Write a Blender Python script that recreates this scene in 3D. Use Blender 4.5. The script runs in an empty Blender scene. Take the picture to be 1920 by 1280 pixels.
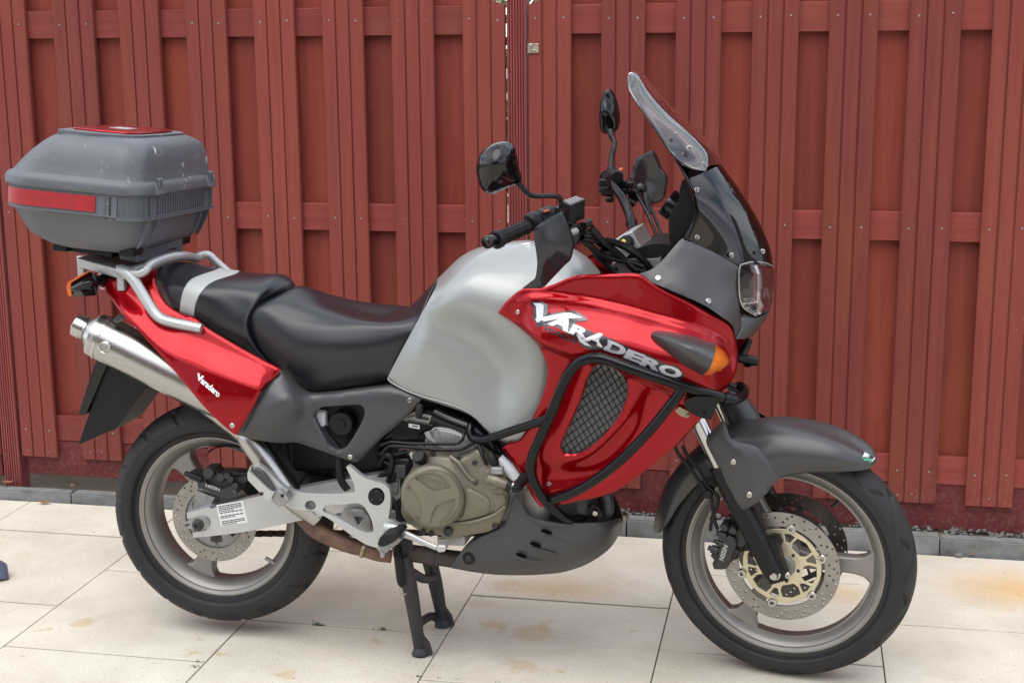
import bpy, bmesh, math, random
import numpy as np
from mathutils import Vector, Matrix
from mathutils.geometry import delaunay_2d_cdt
random.seed(7); np.random.seed(7)
R_ = math.radians
scene = bpy.context.scene

# ---------------------------------------------------------------- camera
F_PX, PITCH, ROLL, YAW, CAM_H = 2694.9, .2040516, -.0079485, -.20032254, 1.63431
def cam_matrix():
    c, s = math.cos(YAW), math.sin(YAW); cp, sp = math.cos(PITCH), math.sin(PITCH); c2, s2 = math.cos(ROLL), math.sin(ROLL)
    A = np.array([[c, -s, 0], [s, c, 0], [0, 0, 1]])
    B = np.array([[1, 0, 0], [0, -sp, -cp], [0, cp, -sp]])
    C = np.array([[c2, -s2, 0], [s2, c2, 0], [0, 0, 1]])
    return C @ B @ A
RC = cam_matrix()
cam_data = bpy.data.cameras.new('camera'); cam = bpy.data.objects.new('camera', cam_data)
scene.collection.objects.link(cam)
cam_data.sensor_fit = 'HORIZONTAL'; cam_data.sensor_width = 36.0
cam_data.lens = 36.0 * F_PX / 1920; cam_data.clip_start = .05; cam_data.clip_end = 600
Mc = np.stack([RC[0], -RC[1], -RC[2]], 1)
cam.matrix_world = Matrix([list(Mc[0]) + [0], list(Mc[1]) + [0], list(Mc[2]) + [CAM_H], [0, 0, 0, 1]])
scene.camera = cam
cam_data.dof.use_dof = False

# ---------------------------------------------------------------- sky and sun (bright overcast day)
CLOUD_AT = (3.3, 1.2, .4)
SUN_EL, SUN_AZ = R_(66), R_(196)
world = bpy.data.worlds.new('World'); scene.world = world; world.use_nodes = True
wn, wl = world.node_tree.nodes, world.node_tree.links
wn.clear()
w_out = wn.new('ShaderNodeOutputWorld'); bg = wn.new('ShaderNodeBackground')
sky = wn.new('ShaderNodeTexSky'); sky.sky_type = 'NISHITA'; sky.sun_disc = False
sky.sun_elevation = SUN_EL; sky.sun_rotation = SUN_AZ; sky.dust_density = 3.0; sky.ozone_density = 1.0; sky.air_density = 1.0
# bright broken cloud: white billows with paler blue-grey gaps that keep some of the blue sky
tc = wn.new('ShaderNodeTexCoord'); mp = wn.new('ShaderNodeMapping'); mp.inputs['Scale'].default_value = (1, 1, 1.7); mp.inputs['Location'].default_value = CLOUD_AT
cn = wn.new('ShaderNodeTexNoise'); cn.inputs['Scale'].default_value = 2.1; cn.inputs['Detail'].default_value = 7; cn.inputs['Roughness'].default_value = .5
cr = wn.new('ShaderNodeValToRGB'); cr.color_ramp.elements[0].position = .38; cr.color_ramp.elements[1].position = .60
cr.color_ramp.elements[0].color = (3.1, 3.8, 5.0, 1); cr.color_ramp.elements[1].color = (11.5, 11.6, 11.9, 1)
mx = wn.new('ShaderNodeMixRGB'); mx.inputs['Fac'].default_value = .85
wl.new(tc.outputs['Generated'], mp.inputs['Vector']); wl.new(mp.outputs[0], cn.inputs['Vector']); wl.new(cn.outputs['Fac'], cr.inputs['Fac'])
wl.new(sky.outputs[0], mx.inputs['Color1']); wl.new(cr.outputs['Color'], mx.inputs['Color2'])
wl.new(mx.outputs[0], bg.inputs['Color']); wl.new(bg.outputs[0], w_out.inputs['Surface'])
bg.inputs['Strength'].default_value = .118
sun_data = bpy.data.lights.new('sun', 'SUN'); sun_data.energy = 1.35; sun_data.angle = R_(56); sun_data.color = (1, .96, .9)
sun = bpy.data.objects.new('sun', sun_data); scene.collection.objects.link(sun)
sd = Vector((math.sin(SUN_AZ) * math.cos(SUN_EL), math.cos(SUN_AZ) * math.cos(SUN_EL), math.sin(SUN_EL)))
sun.rotation_euler = sd.to_track_quat('Z', 'Y').to_euler()
scene.view_settings.view_transform = 'Standard'; scene.view_settings.look = 'None'
scene.view_settings.exposure = .86; scene.view_settings.gamma = 1.0
scene.view_settings.use_curve_mapping = False

# ---------------------------------------------------------------- frames and measured-photo helpers
BIKE_O = np.array([-1.5706, 3.635, 0.0]); BIKE_ROT = -.012521
cb, sb = math.cos(BIKE_ROT), math.sin(BIKE_ROT)
WB = np.array([[cb, sb, 0], [-sb, cb, 0], [0, 0, 1.0]])          # world -> bike axes (x forward, y left, z up)
CAM_L = WB @ (np.array([0, 0, CAM_H]) - BIKE_O)
REAR_C = np.array([0, 0, .3514]); FRONT_C = np.array([1.55956, -.00586, .32878])
RIGHT = np.array([0, -1.0, 0]); S_AX = np.array([-.14918625, -.98588301, -.07601419]); S_AX /= np.linalg.norm(S_AX)
FR = {'b': (REAR_C, RIGHT), 's': (FRONT_C, S_AX)}
CROP = {'A': (0, 200, 3.832), 'B': (100, 460, 3.2), 'C': (200, 740, 2.909), 'D': (440, 680, 3.2), 'E': (700, 720, 2.286),
        'F': (880, 480, 2.559), 'G': (870, 120, 2.5607), 'H': (1200, 720, 2.2857), 'I': (280, 440, 3.2), 'J': (700, 430, 3.2),
        'K': (890, 350, 5.0526), 'L': (1200, 470, 4.7407), 'M': (1260, 840, 4.571), 'N': (720, 780, 4.571), 'O': (120, 440, 5.334),
        'P': (980, 540, 6.0), 'X': (0, 0, 1.0)}
def px(crop, u, v):
    x, y, s = CROP[crop]; return x + u / s, y + v / s
def at(p, o, fr='b'):
    """bike-space point seen in direction p, lying o metres to the right of the frame's mid plane"""
    d = WB @ (RC.T @ np.array([(p[0] - 960) / F_PX, (p[1] - 640) / F_PX, 1.0]))
    q, n = FR[fr]
    t = ((q + n * o - CAM_L) @ n) / (d @ n)
    return CAM_L + t * d
def at_many(P, o, fr='b'):
    P = np.asarray(P, float); o = np.broadcast_to(np.asarray(o, float), (len(P),))
    d = np.stack([(P[:, 0] - 960) / F_PX, (P[:, 1] - 640) / F_PX, np.ones(len(P))], 1) @ RC @ WB.T
    q, n = FR[fr]
    t = ((q - CAM_L) @ n + o) / (d @ n)
    return CAM_L + t[:, None] * d
def atw(p, z=None, Y=None):
    d = RC.T @ np.array([(p[0] - 960) / F_PX, (p[1] - 640) / F_PX, 1.0])
    t = (z - CAM_H) / d[2] if Y is None else Y / d[1]
    return np.array([0, 0, CAM_H]) + t * d
def T(crop, u, v, o, fr='b'): return at(px(crop, u, v), o, fr)
def refl(p, fr='b'):
    q, n = FR[fr]; p = np.asarray(p, float)
    return p - 2 * ((p - q) @ n)[..., None] * n if p.ndim > 1 else p - 2 * ((p - q) @ n) * n

# ---------------------------------------------------------------- materials
MATS = {}
def mat(name, col, metal=0, rough=.5, coat=0, coat_rough=.03, bump=0, bscale=200, var=0, vscale=8, spec=.5, stretch=None, ior=None, dirt=None, aniso=0):
    m = bpy.data.materials.new(name); m.use_nodes = True
    n, l = m.node_tree.nodes, m.node_tree.links
    b = n['Principled BSDF']
    b.inputs['Base Color'].default_value = (*col, 1); b.inputs['Metallic'].default_value = metal
    b.inputs['Roughness'].default_value = rough; b.inputs['Coat Weight'].default_value = coat
    b.inputs['Coat Roughness'].default_value = coat_rough; b.inputs['Specular IOR Level'].default_value = spec
    if aniso: b.inputs['Anisotropic'].default_value = aniso
    tcn = n.new('ShaderNodeTexCoord'); mpn = n.new('ShaderNodeMapping')
    if stretch: mpn.inputs['Scale'].default_value = stretch
    l.new(tcn.outputs['Object'], mpn.inputs['Vector'])
    if var:
        nz = n.new('ShaderNodeTexNoise'); nz.inputs['Scale'].default_value = vscale; nz.inputs['Detail'].default_value = 6; nz.inputs['Roughness'].default_value = .65
        l.new(mpn.outputs[0], nz.inputs['Vector'])
        r = n.new('ShaderNodeValToRGB'); r.color_ramp.elements[0].position = .3; r.color_ramp.elements[1].position = .7
        lo = dirt if dirt else tuple(c * (1 - var) for c in col)
        r.color_ramp.elements[0].color = (*lo, 1); r.color_ramp.elements[1].color = (*[min(1, c * (1 + var * .5)) for c in col], 1)
        l.new(nz.outputs['Fac'], r.inputs['Fac']); l.new(r.outputs['Color'], b.inputs['Base Color'])
        mr = n.new('ShaderNodeMapRange'); mr.inputs['To Min'].default_value = max(0, rough - var * .25); mr.inputs['To Max'].default_value = min(1, rough + var * .25)
        l.new(nz.outputs['Fac'], mr.inputs['Value']); l.new(mr.outputs[0], b.inputs['Roughness'])
    if bump:
        nb = n.new('ShaderNodeTexNoise'); nb.inputs['Scale'].default_value = bscale; nb.inputs['Detail'].default_value = 3
        l.new(mpn.outputs[0], nb.inputs['Vector'])
        bp = n.new('ShaderNodeBump'); bp.inputs['Strength'].default_value = bump; bp.inputs['Distance'].default_value = .002
        l.new(nb.outputs['Fac'], bp.inputs['Height']); l.new(bp.outputs[0], b.inputs['Normal'])
    MATS[name] = m
    return m
mat('red_paint', (.285, .0016, .006), metal=.75, rough=.30, coat=.5, coat_rough=.02, bump=.01, bscale=1500, spec=.0)
mat('silver_paint', (.275, .285, .28), metal=.4, rough=.44, coat=.6, coat_rough=.12)
mat('grey_plastic', (.042, .042, .0445), rough=.35, bump=.05, bscale=1800, var=.12, vscale=6)
mat('case_plastic', (.092, .100, .114), rough=.48, bump=.06, bscale=1400, var=.12, vscale=7)
mat('vinyl', (.0095, .0105, .014), rough=.29, bump=.22, bscale=600, var=.1, vscale=5)
mat('strap', (.42, .43, .42), rough=.55, metal=.2, bump=.5, bscale=500)
mat('gloss_black', (.004, .004, .005), rough=.08, spec=.4)
mat('bar_black', (.003, .0033, .0045), rough=.13, spec=.26)
mat('satin_black', (.0055, .0055, .0065), rough=.42, bump=.06, bscale=700, spec=.28)
mat('rubber', (.009, .009, .010), rough=.6, bump=.1, bscale=500, spec=.3)
mat('tyre', (.0150, .0150, .0160), rough=.58, bump=.10, bscale=220, var=.40, vscale=7, dirt=(.024, .024, .025), spec=.28)
mat('alloy', (.46, .47, .47), metal=.6, rough=.42, bump=.03, bscale=900, var=.1, vscale=10)
mat('steel', (.48, .47, .45), metal=1, rough=.24, var=.15, vscale=14)
mat('brushed', (.43, .42, .405), metal=1, rough=.26, var=.16, vscale=18, stretch=(1.2, 30, 30))
mat('chrome', (.48, .48, .49), metal=1, rough=.14)
mat('bronze', (.180, .165, .122), metal=.5, rough=.46, bump=.08, bscale=800, var=.16, vscale=12)
mat('wheel_paint', (.245, .235, .22), metal=.6, rough=.42, var=.16, vscale=8)
mat('gold', (.62, .56, .40), metal=.7, rough=.40, var=.10, vscale=12)
mat('disc_steel', (.30, .285, .265), metal=.85, rough=.40, var=.25, vscale=16)
mat('disc_dark', (.10, .095, .09), metal=.85, rough=.36, var=.25, vscale=16)
mat('rust', (.19, .105, .066), metal=.35, rough=.62, bump=.35, bscale=120, var=.55, vscale=16, dirt=(.055, .042, .04))
mat('burnt', (.075, .058, .052), metal=.4, rough=.6, bump=.3, bscale=150, var=.5, vscale=14)
mat('stand_steel', (.022, .026, .034), metal=.2, rough=.5, bump=.25, bscale=130, var=.45, vscale=14, dirt=(.032, .026, .022))
mat('casting', (.30, .30, .30), metal=.6, rough=.5, bump=.2, bscale=400, var=.25, vscale=16)
mat('dark_cast', (.05, .05, .052), metal=.4, rough=.5, bump=.15, bscale=300, var=.4, vscale=20)
mat('guard_black', (.008, .009, .013), rough=.22, spec=.6)
mat('bowl', (.42, .42, .43), metal=1, rough=.2)
mat('sticker', (.62, .64, .64), rough=.45)
mat('ink', (.012, .012, .014), rough=.5)
mat('decal_silver', (.56, .56, .58), metal=.3, rough=.34, coat=.2)
mat('hole_dark', (.002, .002, .002), rough=.9, spec=.05)
mat('orange_dark', (.55, .10, .008), rough=.25, coat=.6)
mat('decal_silver_dim', (.38, .37, .41), metal=.3, rough=.34, coat=.2)
mat('decal_black', (.012, .012, .016), rough=.25, coat=.6)
mat('decal_grey', (.11, .11, .13), rough=.25, coat=.6)
mat('caliper', (.020, .020, .022), rough=.48, bump=.1, bscale=500)
mat('white_print', (.42, .42, .42), rough=.5)
mat('grille_back', (.13, .13, .13), rough=.8, bump=.6, bscale=260)
mat('tank_white', (.75, .77, .8), rough=.5)
mat('switch_red', (.55, .12, .05), rough=.4)
mat('green_print', (.05, .4, .2), rough=.4)
mat('brass_plate', (.36, .32, .20), metal=.6, rough=.4, var=.2, vscale=30)
def lens_mat(name, col, rough=.06):
    m = mat(name, col, rough=rough, coat=1); b = m.node_tree.nodes['Principled BSDF']
    b.inputs['Transmission Weight'].default_value = .35; b.inputs['Subsurface Weight'].default_value = .3
    b.inputs['Subsurface Radius'].default_value = (.02, .01, .005); return m
mat('orange_lens', (.80, .20, .008), rough=.22, coat=1, spec=.6)
def film(name, tint, f0=.05, rough=.0, gain=1.3):
    """thin see-through sheet: tinted view through plus a fresnel reflection"""
    m = bpy.data.materials.new(name); m.use_nodes = True; n, l = m.node_tree.nodes, m.node_tree.links; n.clear()
    o = n.new('ShaderNodeOutputMaterial'); t = n.new('ShaderNodeBsdfTransparent'); g = n.new('ShaderNodeBsdfGlossy')
    t.inputs['Color'].default_value = (*tint, 1); g.inputs['Roughness'].default_value = rough; g.inputs['Color'].default_value = (1, 1, 1, 1)
    f = n.new('ShaderNodeFresnel'); f.inputs['IOR'].default_value = 1.5; mxs = n.new('ShaderNodeMixShader')
    mm = n.new('ShaderNodeMath'); mm.operation = 'MULTIPLY_ADD'; mm.inputs[1].default_value = gain; mm.inputs[2].default_value = f0
    l.new(f.outputs[0], mm.inputs[0]); l.new(mm.outputs[0], mxs.inputs[0]); l.new(t.outputs[0], mxs.inputs[1]); l.new(g.outputs[0], mxs.inputs[2])
    l.new(mxs.outputs[0], o.inputs['Surface']); MATS[name] = m; return m
film('smoked', (.20, .11, .17), .0, .012, 1.1)
film('smoked_light', (.30, .20, .25), .03, .02, 1.9)
film('glass', (.86, .87, .89), .01, .03, .7)

# ---------------------------------------------------------------- object helpers
COL = scene.collection
def link(name, me, m=None, parent=None, smooth=None):
    o = bpy.data.objects.new(name, me); COL.objects.link(o)
    if m is not None and not me.materials: me.materials.append(MATS[m] if isinstance(m, str) else m)
    if parent is not None: o.parent = parent
    if smooth is not None:
        me.shade_smooth()
        if smooth < 180: me.set_sharp_from_angle(angle=R_(smooth))
    return o
def mesh(name, V, Fs): 
    me = bpy.data.meshes.new(name); me.from_pydata([tuple(map(float, v)) for v in V], [], [tuple(int(i) for i in f) for f in Fs]); me.validate(); me.update(); return me
def fix_normals(me):
    bm = bmesh.new(); bm.from_mesh(me); bmesh.ops.remove_doubles(bm, verts=bm.verts, dist=1e-6)
    bmesh.ops.recalc_face_normals(bm, faces=bm.faces); bm.to_mesh(me); bm.free()
def tag(o, label=None, cat=None, group=None, kind=None):
    for k, v in (('label', label), ('category', cat), ('group', group), ('kind', kind)):
        if v: o[k] = v
    return o
def empty(name, loc=(0, 0, 0), rot=(0, 0, 0), parent=None):
    o = bpy.data.objects.new(name, None); COL.objects.link(o); o.location = loc; o.rotation_euler = rot; o.parent = parent
    o.empty_display_size = .05; return o
def mirror(o, fr='b', parent=None, recurse=True):
    me = o.data.copy(); q, n = FR[fr]
    co = np.empty(len(me.vertices) * 3); me.vertices.foreach_get('co', co); co = refl(co.reshape(-1, 3), fr)
    me.vertices.foreach_set('co', co.ravel()); me.flip_normals(); me.update()
    c = o.copy(); c.data = me; COL.objects.link(c); c.parent = parent or o.parent
    if recurse:
        for ch in list(o.children): mirror(ch, fr, c)
    return c
def bevel(o, w, seg=2, ang=35):
    b = o.modifiers.new('bevel', 'BEVEL'); b.width = w; b.segments = seg; b.limit_method = 'ANGLE'; b.angle_limit = R_(ang); b.harden_normals = False
    return o
def catmull(P, sub, closed=False):
    P = np.asarray(P, float); n = len(P); out = []
    if n < 3 and not closed: return np.array([P[0] + (P[-1] - P[0]) * t for t in np.linspace(0, 1, sub + 1)])
    m = n if closed else n - 1
    for i in range(m):
        p1, p2 = P[i], P[(i + 1) % n]
        p0 = P[i - 1] if (i > 0 or closed) else 2 * p1 - p2
        p3 = P[(i + 2) % n] if (i + 2 < n or closed) else 2 * p2 - p1
        for t in np.arange(sub) / sub:
            out.append(.5 * ((2 * p1) + (p2 - p0) * t + (2 * p0 - 5 * p1 + 4 * p2 - p3) * t * t + (3 * p1 - p0 - 3 * p2 + p3) * t ** 3))
    if not closed: out.append(P[-1])
    return np.array(out)
def smooth_outline(P, step=6, corner=42):
    """closed outline through the points, sharp corners kept"""
    P = np.asarray(P, float); n = len(P); isc = []
    for i in range(n):
        a, b = P[i] - P[i - 1], P[(i + 1) % n] - P[i]
        isc.append(np.degrees(np.arccos(np.clip(a @ b / (np.linalg.norm(a) * np.linalg.norm(b) + 1e-9), -1, 1))) > corner)
    k0 = isc.index(True) if any(isc) else None
    def sample(run, closed):
        ln = np.linalg.norm(np.diff(run, axis=0), axis=1).mean() if len(run) > 1 else step
        return catmull(run, max(1, int(round(ln / step))), closed)
    if k0 is None: return sample(P, True)
    P = np.roll(P, -k0, 0); isc = isc[k0:] + isc[:k0]; out = []; run = [P[0]]
    for i in range(1, n + 1):
        run.append(P[i % n])
        if isc[i % n] or i == n:
            out += list(sample(np.array(run), False)[:-1]); run = [P[i % n]]
    return np.array(out)
def pip(pts, poly):
    pts = np.asarray(pts, float); x, y = pts[:, 0], pts[:, 1]; ins = np.zeros(len(pts), bool)
    for (x1, y1), (x2, y2) in zip(poly, np.roll(poly, -1, 0)):
        c = ((y1 > y) != (y2 > y)) & (x < (x2 - x1) * (y - y1) / (y2 - y1 + 1e-12) + x1); ins ^= c
    return ins
def seg_dist(pts, poly):
    d = np.full(len(pts), 1e9)
    for a, b in zip(poly, np.roll(poly, -1, 0)):
        ab = b - a; t = np.clip(((pts - a) @ ab) / (ab @ ab + 1e-12), 0, 1)
        d = np.minimum(d, np.linalg.norm(pts - a - t[:, None] * ab, axis=1))
    return d
def interp_curve(crop, pts):
    P = catmull(np.array([px(crop, *p) for p in pts]), 10); return lambda u: np.interp(u, P[:, 0], P[:, 1])
def sstep(x): x = np.clip(x, 0, 1); return x * x * (3 - 2 * x)
def ledge(crop, pts, h, w, fade=25):
    """step of height h just below a curve drawn left to right, fading out at both ends"""
    c = interp_curve(crop, pts); a, b = px(crop, *pts[0])[0], px(crop, *pts[-1])[0]
    return lambda P: h * sstep((P[:, 1] - c(P[:, 0])) / w + .5) * sstep((P[:, 0] - a) / fade) * sstep((b - P[:, 0]) / fade)
def valley(crop, pts, h, w):
    Q = np.array([px(crop, *p) for p in pts]); Q = catmull(Q, 6)
    def f(P):
        d = np.full(len(P), 1e9)
        for a, b in zip(Q[:-1], Q[1:]):
            ab = b - a; t = np.clip(((P - a) @ ab) / (ab @ ab), 0, 1); d = np.minimum(d, np.linalg.norm(P - a - t[:, None] * ab, axis=1))
        return h * np.exp(-(d / w) ** 2)
    return f
class Sum:
    def __init__(self, *fs): self.fs = fs
    def __call__(self, P): P = np.atleast_2d(np.asarray(P, float)); return sum(f(P) for f in self.fs)
class Depth:
    """thin plate surface through measured depths"""
    def __init__(self, crop, pts, lam=.002):
        rows = [p if isinstance(p[0], str) else (crop, *p) for p in pts]
        self.X = np.array([px(c, u, v) for c, u, v, o in rows]) / 100; z = np.array([r[3] for r in rows], float); n = len(z)
        if n < 3: self.c = z.mean(); self.w = None; return
        K = self.k(self.X, self.X) + lam * np.eye(n); Q = np.hstack([np.ones((n, 1)), self.X])
        A = np.block([[K, Q], [Q.T, np.zeros((3, 3))]]); s = np.linalg.lstsq(A, np.r_[z, 0, 0, 0], rcond=None)[0]
        self.w, self.a = s[:n], s[n:]
    @staticmethod
    def k(a, b):
        r2 = ((a[:, None] - b[None]) ** 2).sum(2); return .5 * r2 * np.log(r2 + 1e-12)
    def __call__(self, P):
        P = np.atleast_2d(np.asarray(P, float)) / 100
        if self.w is None: return np.full(len(P), self.c)
        return self.k(P, self.X) @ self.w + self.a[0] + P @ self.a[1:]
def conv(crop, pts): return np.array([px(p[0], p[1], p[2]) if isinstance(p[0], str) else px(crop, *p) for p in pts])
def panel(name, crop, outline, depth, m, holes=(), fr='b', thick=.004, edge=.004, er=7, res=8, parent=None, bev=0, corner=42, smooth=40, raw=False, step=6, ease=True):
    """sheet or slab: outline measured in the side view, depth in metres to the right of the mid plane"""
    D = depth if callable(depth) else (Depth(crop, depth) if isinstance(depth, (list, tuple)) else (lambda P, c=depth: np.full(len(P), float(c))))
    loops = [conv(crop, outline)] + [conv(crop, h) for h in holes]
    if not raw: loops = [smooth_outline(l, step, corner) for l in loops]
    V = []; E = []
    for l in loops:
        k = len(V); V += list(l); E += [(k + i, k + (i + 1) % len(l)) for i in range(len(l))]
    nb = len(V)
    if res:
        lo, hi = loops[0].min(0), loops[0].max(0)
        gx, gy = np.meshgrid(np.arange(lo[0], hi[0], res), np.arange(lo[1], hi[1], res)); G = np.stack([gx.ravel(), gy.ravel()], 1)
        G[:, 0] += ((G[:, 1] / res).astype(int) % 2) * res * .5
        G = G[pip(G, loops[0])]
        for h in loops[1:]: G = G[~pip(G, h)] if len(G) else G
        for l in loops:
            if len(G): G = G[seg_dist(G, l) > res * .45]
        if edge and ease and len(G):        # extra ring so the rolled edge has vertices
            pass
        V += list(G)
    vo, eo, fo, ov, oe, of = delaunay_2d_cdt([Vector((float(a), float(b))) for a, b in V], E, [], 0, 1e-5)
    P = np.array([(v.x, v.y) for v in vo])
    if True:                 # keep only triangles inside the outline and outside the holes
        cen = np.array([P[list(f)].mean(0) for f in fo]); keep = pip(cen, loops[0])
        for h in loops[1:]: keep &= ~pip(cen, h)
        fo = [f for f, k in zip(fo, keep) if k]
    o = D(P)
    if edge:
        dd = np.full(len(P), 1e9)
        for l in loops: dd = np.minimum(dd, seg_dist(P, l))
        o = o - edge * np.clip(1 - dd / er, 0, 1) ** 2
    top = at_many(P, o, fr); bot = at_many(P, o, fr) - FR[fr][1] * thick
    n = len(P); Fs = [tuple(f) for f in fo] + [tuple(n + i for i in reversed(f)) for f in fo]
    cnt = {}
    for f in fo:
        for a, b in zip(f, f[1:] + f[:1]) if isinstance(f, list) else zip(f, tuple(f[1:]) + tuple(f[:1])): cnt[(a, b)] = 1
    for (a, b) in list(cnt):
        if (b, a) not in cnt: Fs.append((b, a, n + a, n + b))
    me = mesh(name, np.vstack([top, bot]), Fs); fix_normals(me)
    ob = link(name, me, m, parent, smooth)
    if bev: bevel(ob, bev)
    ob_depth[ob.name] = D
    return ob
ob_depth = {}
def grid(name, crop, cols, m, fr='b', parent=None, sub=6, mir=True, smooth=180, close_u=False, cap=False, rowsub=None):
    """smooth surface through a net of measured points; each column runs from the near edge to the middle, then is mirrored"""
    C = []
    for col in cols:
        c = [T(p[0], p[1], p[2], p[3], fr) if isinstance(p[0], str) else T(crop, *p, fr) for p in col]
        if mir: c = c + [refl(q, fr) for q in (c[-2::-1])]
        C.append(c)
    return net(name, C, m, parent, sub, smooth, rowsub)
def net(name, C, m, parent=None, sub=6, smooth=180, rowsub=None, closed=False):
    C = np.array(C, float)
    A = np.array([catmull(c, rowsub or sub, closed) for c in C])             # along each column
    B = np.array([catmull(A[:, j], sub) for j in range(A.shape[1])])          # across columns
    nj, ni = B.shape[:2]; V = B.reshape(-1, 3); Fs = []
    for j in range(nj if closed else nj - 1):
        for i in range(ni - 1):
            Fs.append((j * ni + i, j * ni + i + 1, ((j + 1) % nj) * ni + i + 1, ((j + 1) % nj) * ni + i))
    me = mesh(name, V, Fs); fix_normals(me)
    return link(name, me, m, parent, smooth)
def tube(name, pts, r, m, parent=None, seg=12, sub=6, smooth=50, raw=False, flat=1.0, closed=False):
    me = mesh(name, *tube_data(pts, r, seg, sub, raw, flat, closed)); return link(name, me, m, parent, smooth)
def tube_data(pts, r, seg=12, sub=6, raw=False, flat=1.0, closed=False):
    P = np.asarray(pts, float); rr = np.full(len(P), float(r)) if np.isscalar(r) else np.asarray(r, float)
    if not raw:
        Q = catmull(np.hstack([P, rr[:, None]]), sub, closed); P, rr = Q[:, :3], Q[:, 3]
    n = len(P); tg = np.gradient(P, axis=0) if not closed else np.roll(P, -1, 0) - np.roll(P, 1, 0)
    tg /= np.linalg.norm(tg, axis=1)[:, None] + 1e-12
    u = np.cross(tg[0], [0, 1, .13]); u = u / np.linalg.norm(u) if np.linalg.norm(u) > .1 else np.cross(tg[0], [1, 0, 0]); u /= np.linalg.norm(u)
    V = []; Fs = []
    for i in range(n):
        u = u - (u @ tg[i]) * tg[i]; u /= np.linalg.norm(u); w = np.cross(tg[i], u)
        for k in range(seg):
            a = 2 * math.pi * k / seg; V.append(P[i] + rr[i] * (math.cos(a) * u + flat * math.sin(a) * w))
    for i in range(n if closed else n - 1):
        for k in range(seg):
            a, b = i * seg + k, i * seg + (k + 1) % seg; j = ((i + 1) % n) * seg
            Fs.append((a, b, j + (k + 1) % seg, j + k))
    if not closed: Fs += [tuple(range(seg))[::-1], tuple((n - 1) * seg + k for k in range(seg))]
    return V, Fs
def join(name, parts, m, parent=None, smooth=50):
    V = []; Fs = []
    for v, f in parts:
        k = len(V); V += [tuple(map(float, p)) for p in v]; Fs += [tuple(int(i) + k for i in q) for q in f]
    return link(name, mesh(name, V, Fs), m, parent, smooth)
def axes(ax):
    ax = np.asarray(ax, float); ax = ax / np.linalg.norm(ax)
    u = np.cross([0, 0, 1.0], ax); u = u / np.linalg.norm(u) if np.linalg.norm(u) > .05 else np.array([1.0, 0, 0]); return ax, u, np.cross(ax, u)
def lathe_data(profile, c, ax, seg=32, loop=False):
    ax, u, w = axes(ax); c = np.asarray(c, float); V = []; Fs = []; n = len(profile)
    for r, h in profile:
        for k in range(seg):
            a = 2 * math.pi * k / seg; V.append(c + ax * h + max(r, 1e-5) * (math.cos(a) * u + math.sin(a) * w))
    for i in range(n if loop else n - 1):
        j = (i + 1) % n
        for k in range(seg): Fs.append((i * seg + k, i * seg + (k + 1) % seg, j * seg + (k + 1) % seg, j * seg + k))
    if not loop: Fs += [tuple(range(seg))[::-1], tuple((n - 1) * seg + k for k in range(seg))]
    return V, Fs
def lathe(name, profile, c, ax, m, parent=None, seg=32, smooth=35, loop=False):
    me = mesh(name, *lathe_data(profile, c, ax, seg, loop)); fix_normals(me); return link(name, me, m, parent, smooth)
def box_data(lo, hi):
    (a, b, c), (d, e, f) = lo, hi
    V = [(x, y, z) for x in (a, d) for y in (b, e) for z in (c, f)]
    return V, [(0, 1, 3, 2), (4, 6, 7, 5), (0, 4, 5, 1), (2, 3, 7, 6), (0, 2, 6, 4), (1, 5, 7, 3)]
def box(name, lo, hi, m, parent=None, bev=0, seg=2):
    o = link(name, mesh(name, *box_data(lo, hi)), m, parent, 35)
    if bev: bevel(o, bev, seg)
    return o
def hexa(name, P8, m, parent=None, bev=0, smooth=35):
    """box from two quads of four corners each"""
    me = mesh(name, P8, [(0, 1, 2, 3), (7, 6, 5, 4), (0, 4, 5, 1), (1, 5, 6, 2), (2, 6, 7, 3), (3, 7, 4, 0)]); fix_normals(me)
    o = link(name, me, m, parent, smooth)
    if bev: bevel(o, bev)
    return o
BOLT = None
def bolt(p, n, r, parent, m='steel', name='bolt'):
    """round screw head with a hex socket; all heads share one mesh"""
    global BOLT
    if BOLT is None: BOLT = {}
    if m not in BOLT:
        me = mesh('bolt', *lathe_data([(.02, .0), (.40, .0), (.44, .42), (.78, .40), (.97, .2), (1, -.6)], (0, 0, 0), (0, 0, 1), 14)); me.shade_smooth(); me.set_sharp_from_angle(angle=R_(35)); me.materials.append(MATS[m]); BOLT[m] = me
    o = bpy.data.objects.new(name, BOLT[m]); COL.objects.link(o); o.parent = parent
    r = r * .9; o.location = [float(x) for x in p]; o.scale = (r, r, r); o.rotation_euler = Vector([float(x) for x in n]).to_track_quat('Z', 'Y').to_euler(); return o
def bolts_on(ob, crop, pts, r=.006, fr='b', m='steel'):
    D = ob_depth[ob.name]
    for p in pts:
        q = np.array(px(p[0], p[1], p[2]) if isinstance(p[0], str) else px(crop, p[0], p[1])); o = float(D(q[None])[0])
        e = 6.0; dx = (at(q + [e, 0], float(D((q + [e, 0])[None])[0]), fr) - at(q - [e, 0], float(D((q - [e, 0])[None])[0]), fr)); dy = (at(q + [0, e], float(D((q + [0, e])[None])[0]), fr) - at(q - [0, e], float(D((q - [0, e])[None])[0]), fr))
        nn = np.cross(dy, dx); nn = nn / np.linalg.norm(nn); nn = nn if nn @ FR[fr][1] > 0 else -nn
        bolt(at(q, o, fr) + nn * .0005, nn, r, ob, m)
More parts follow.
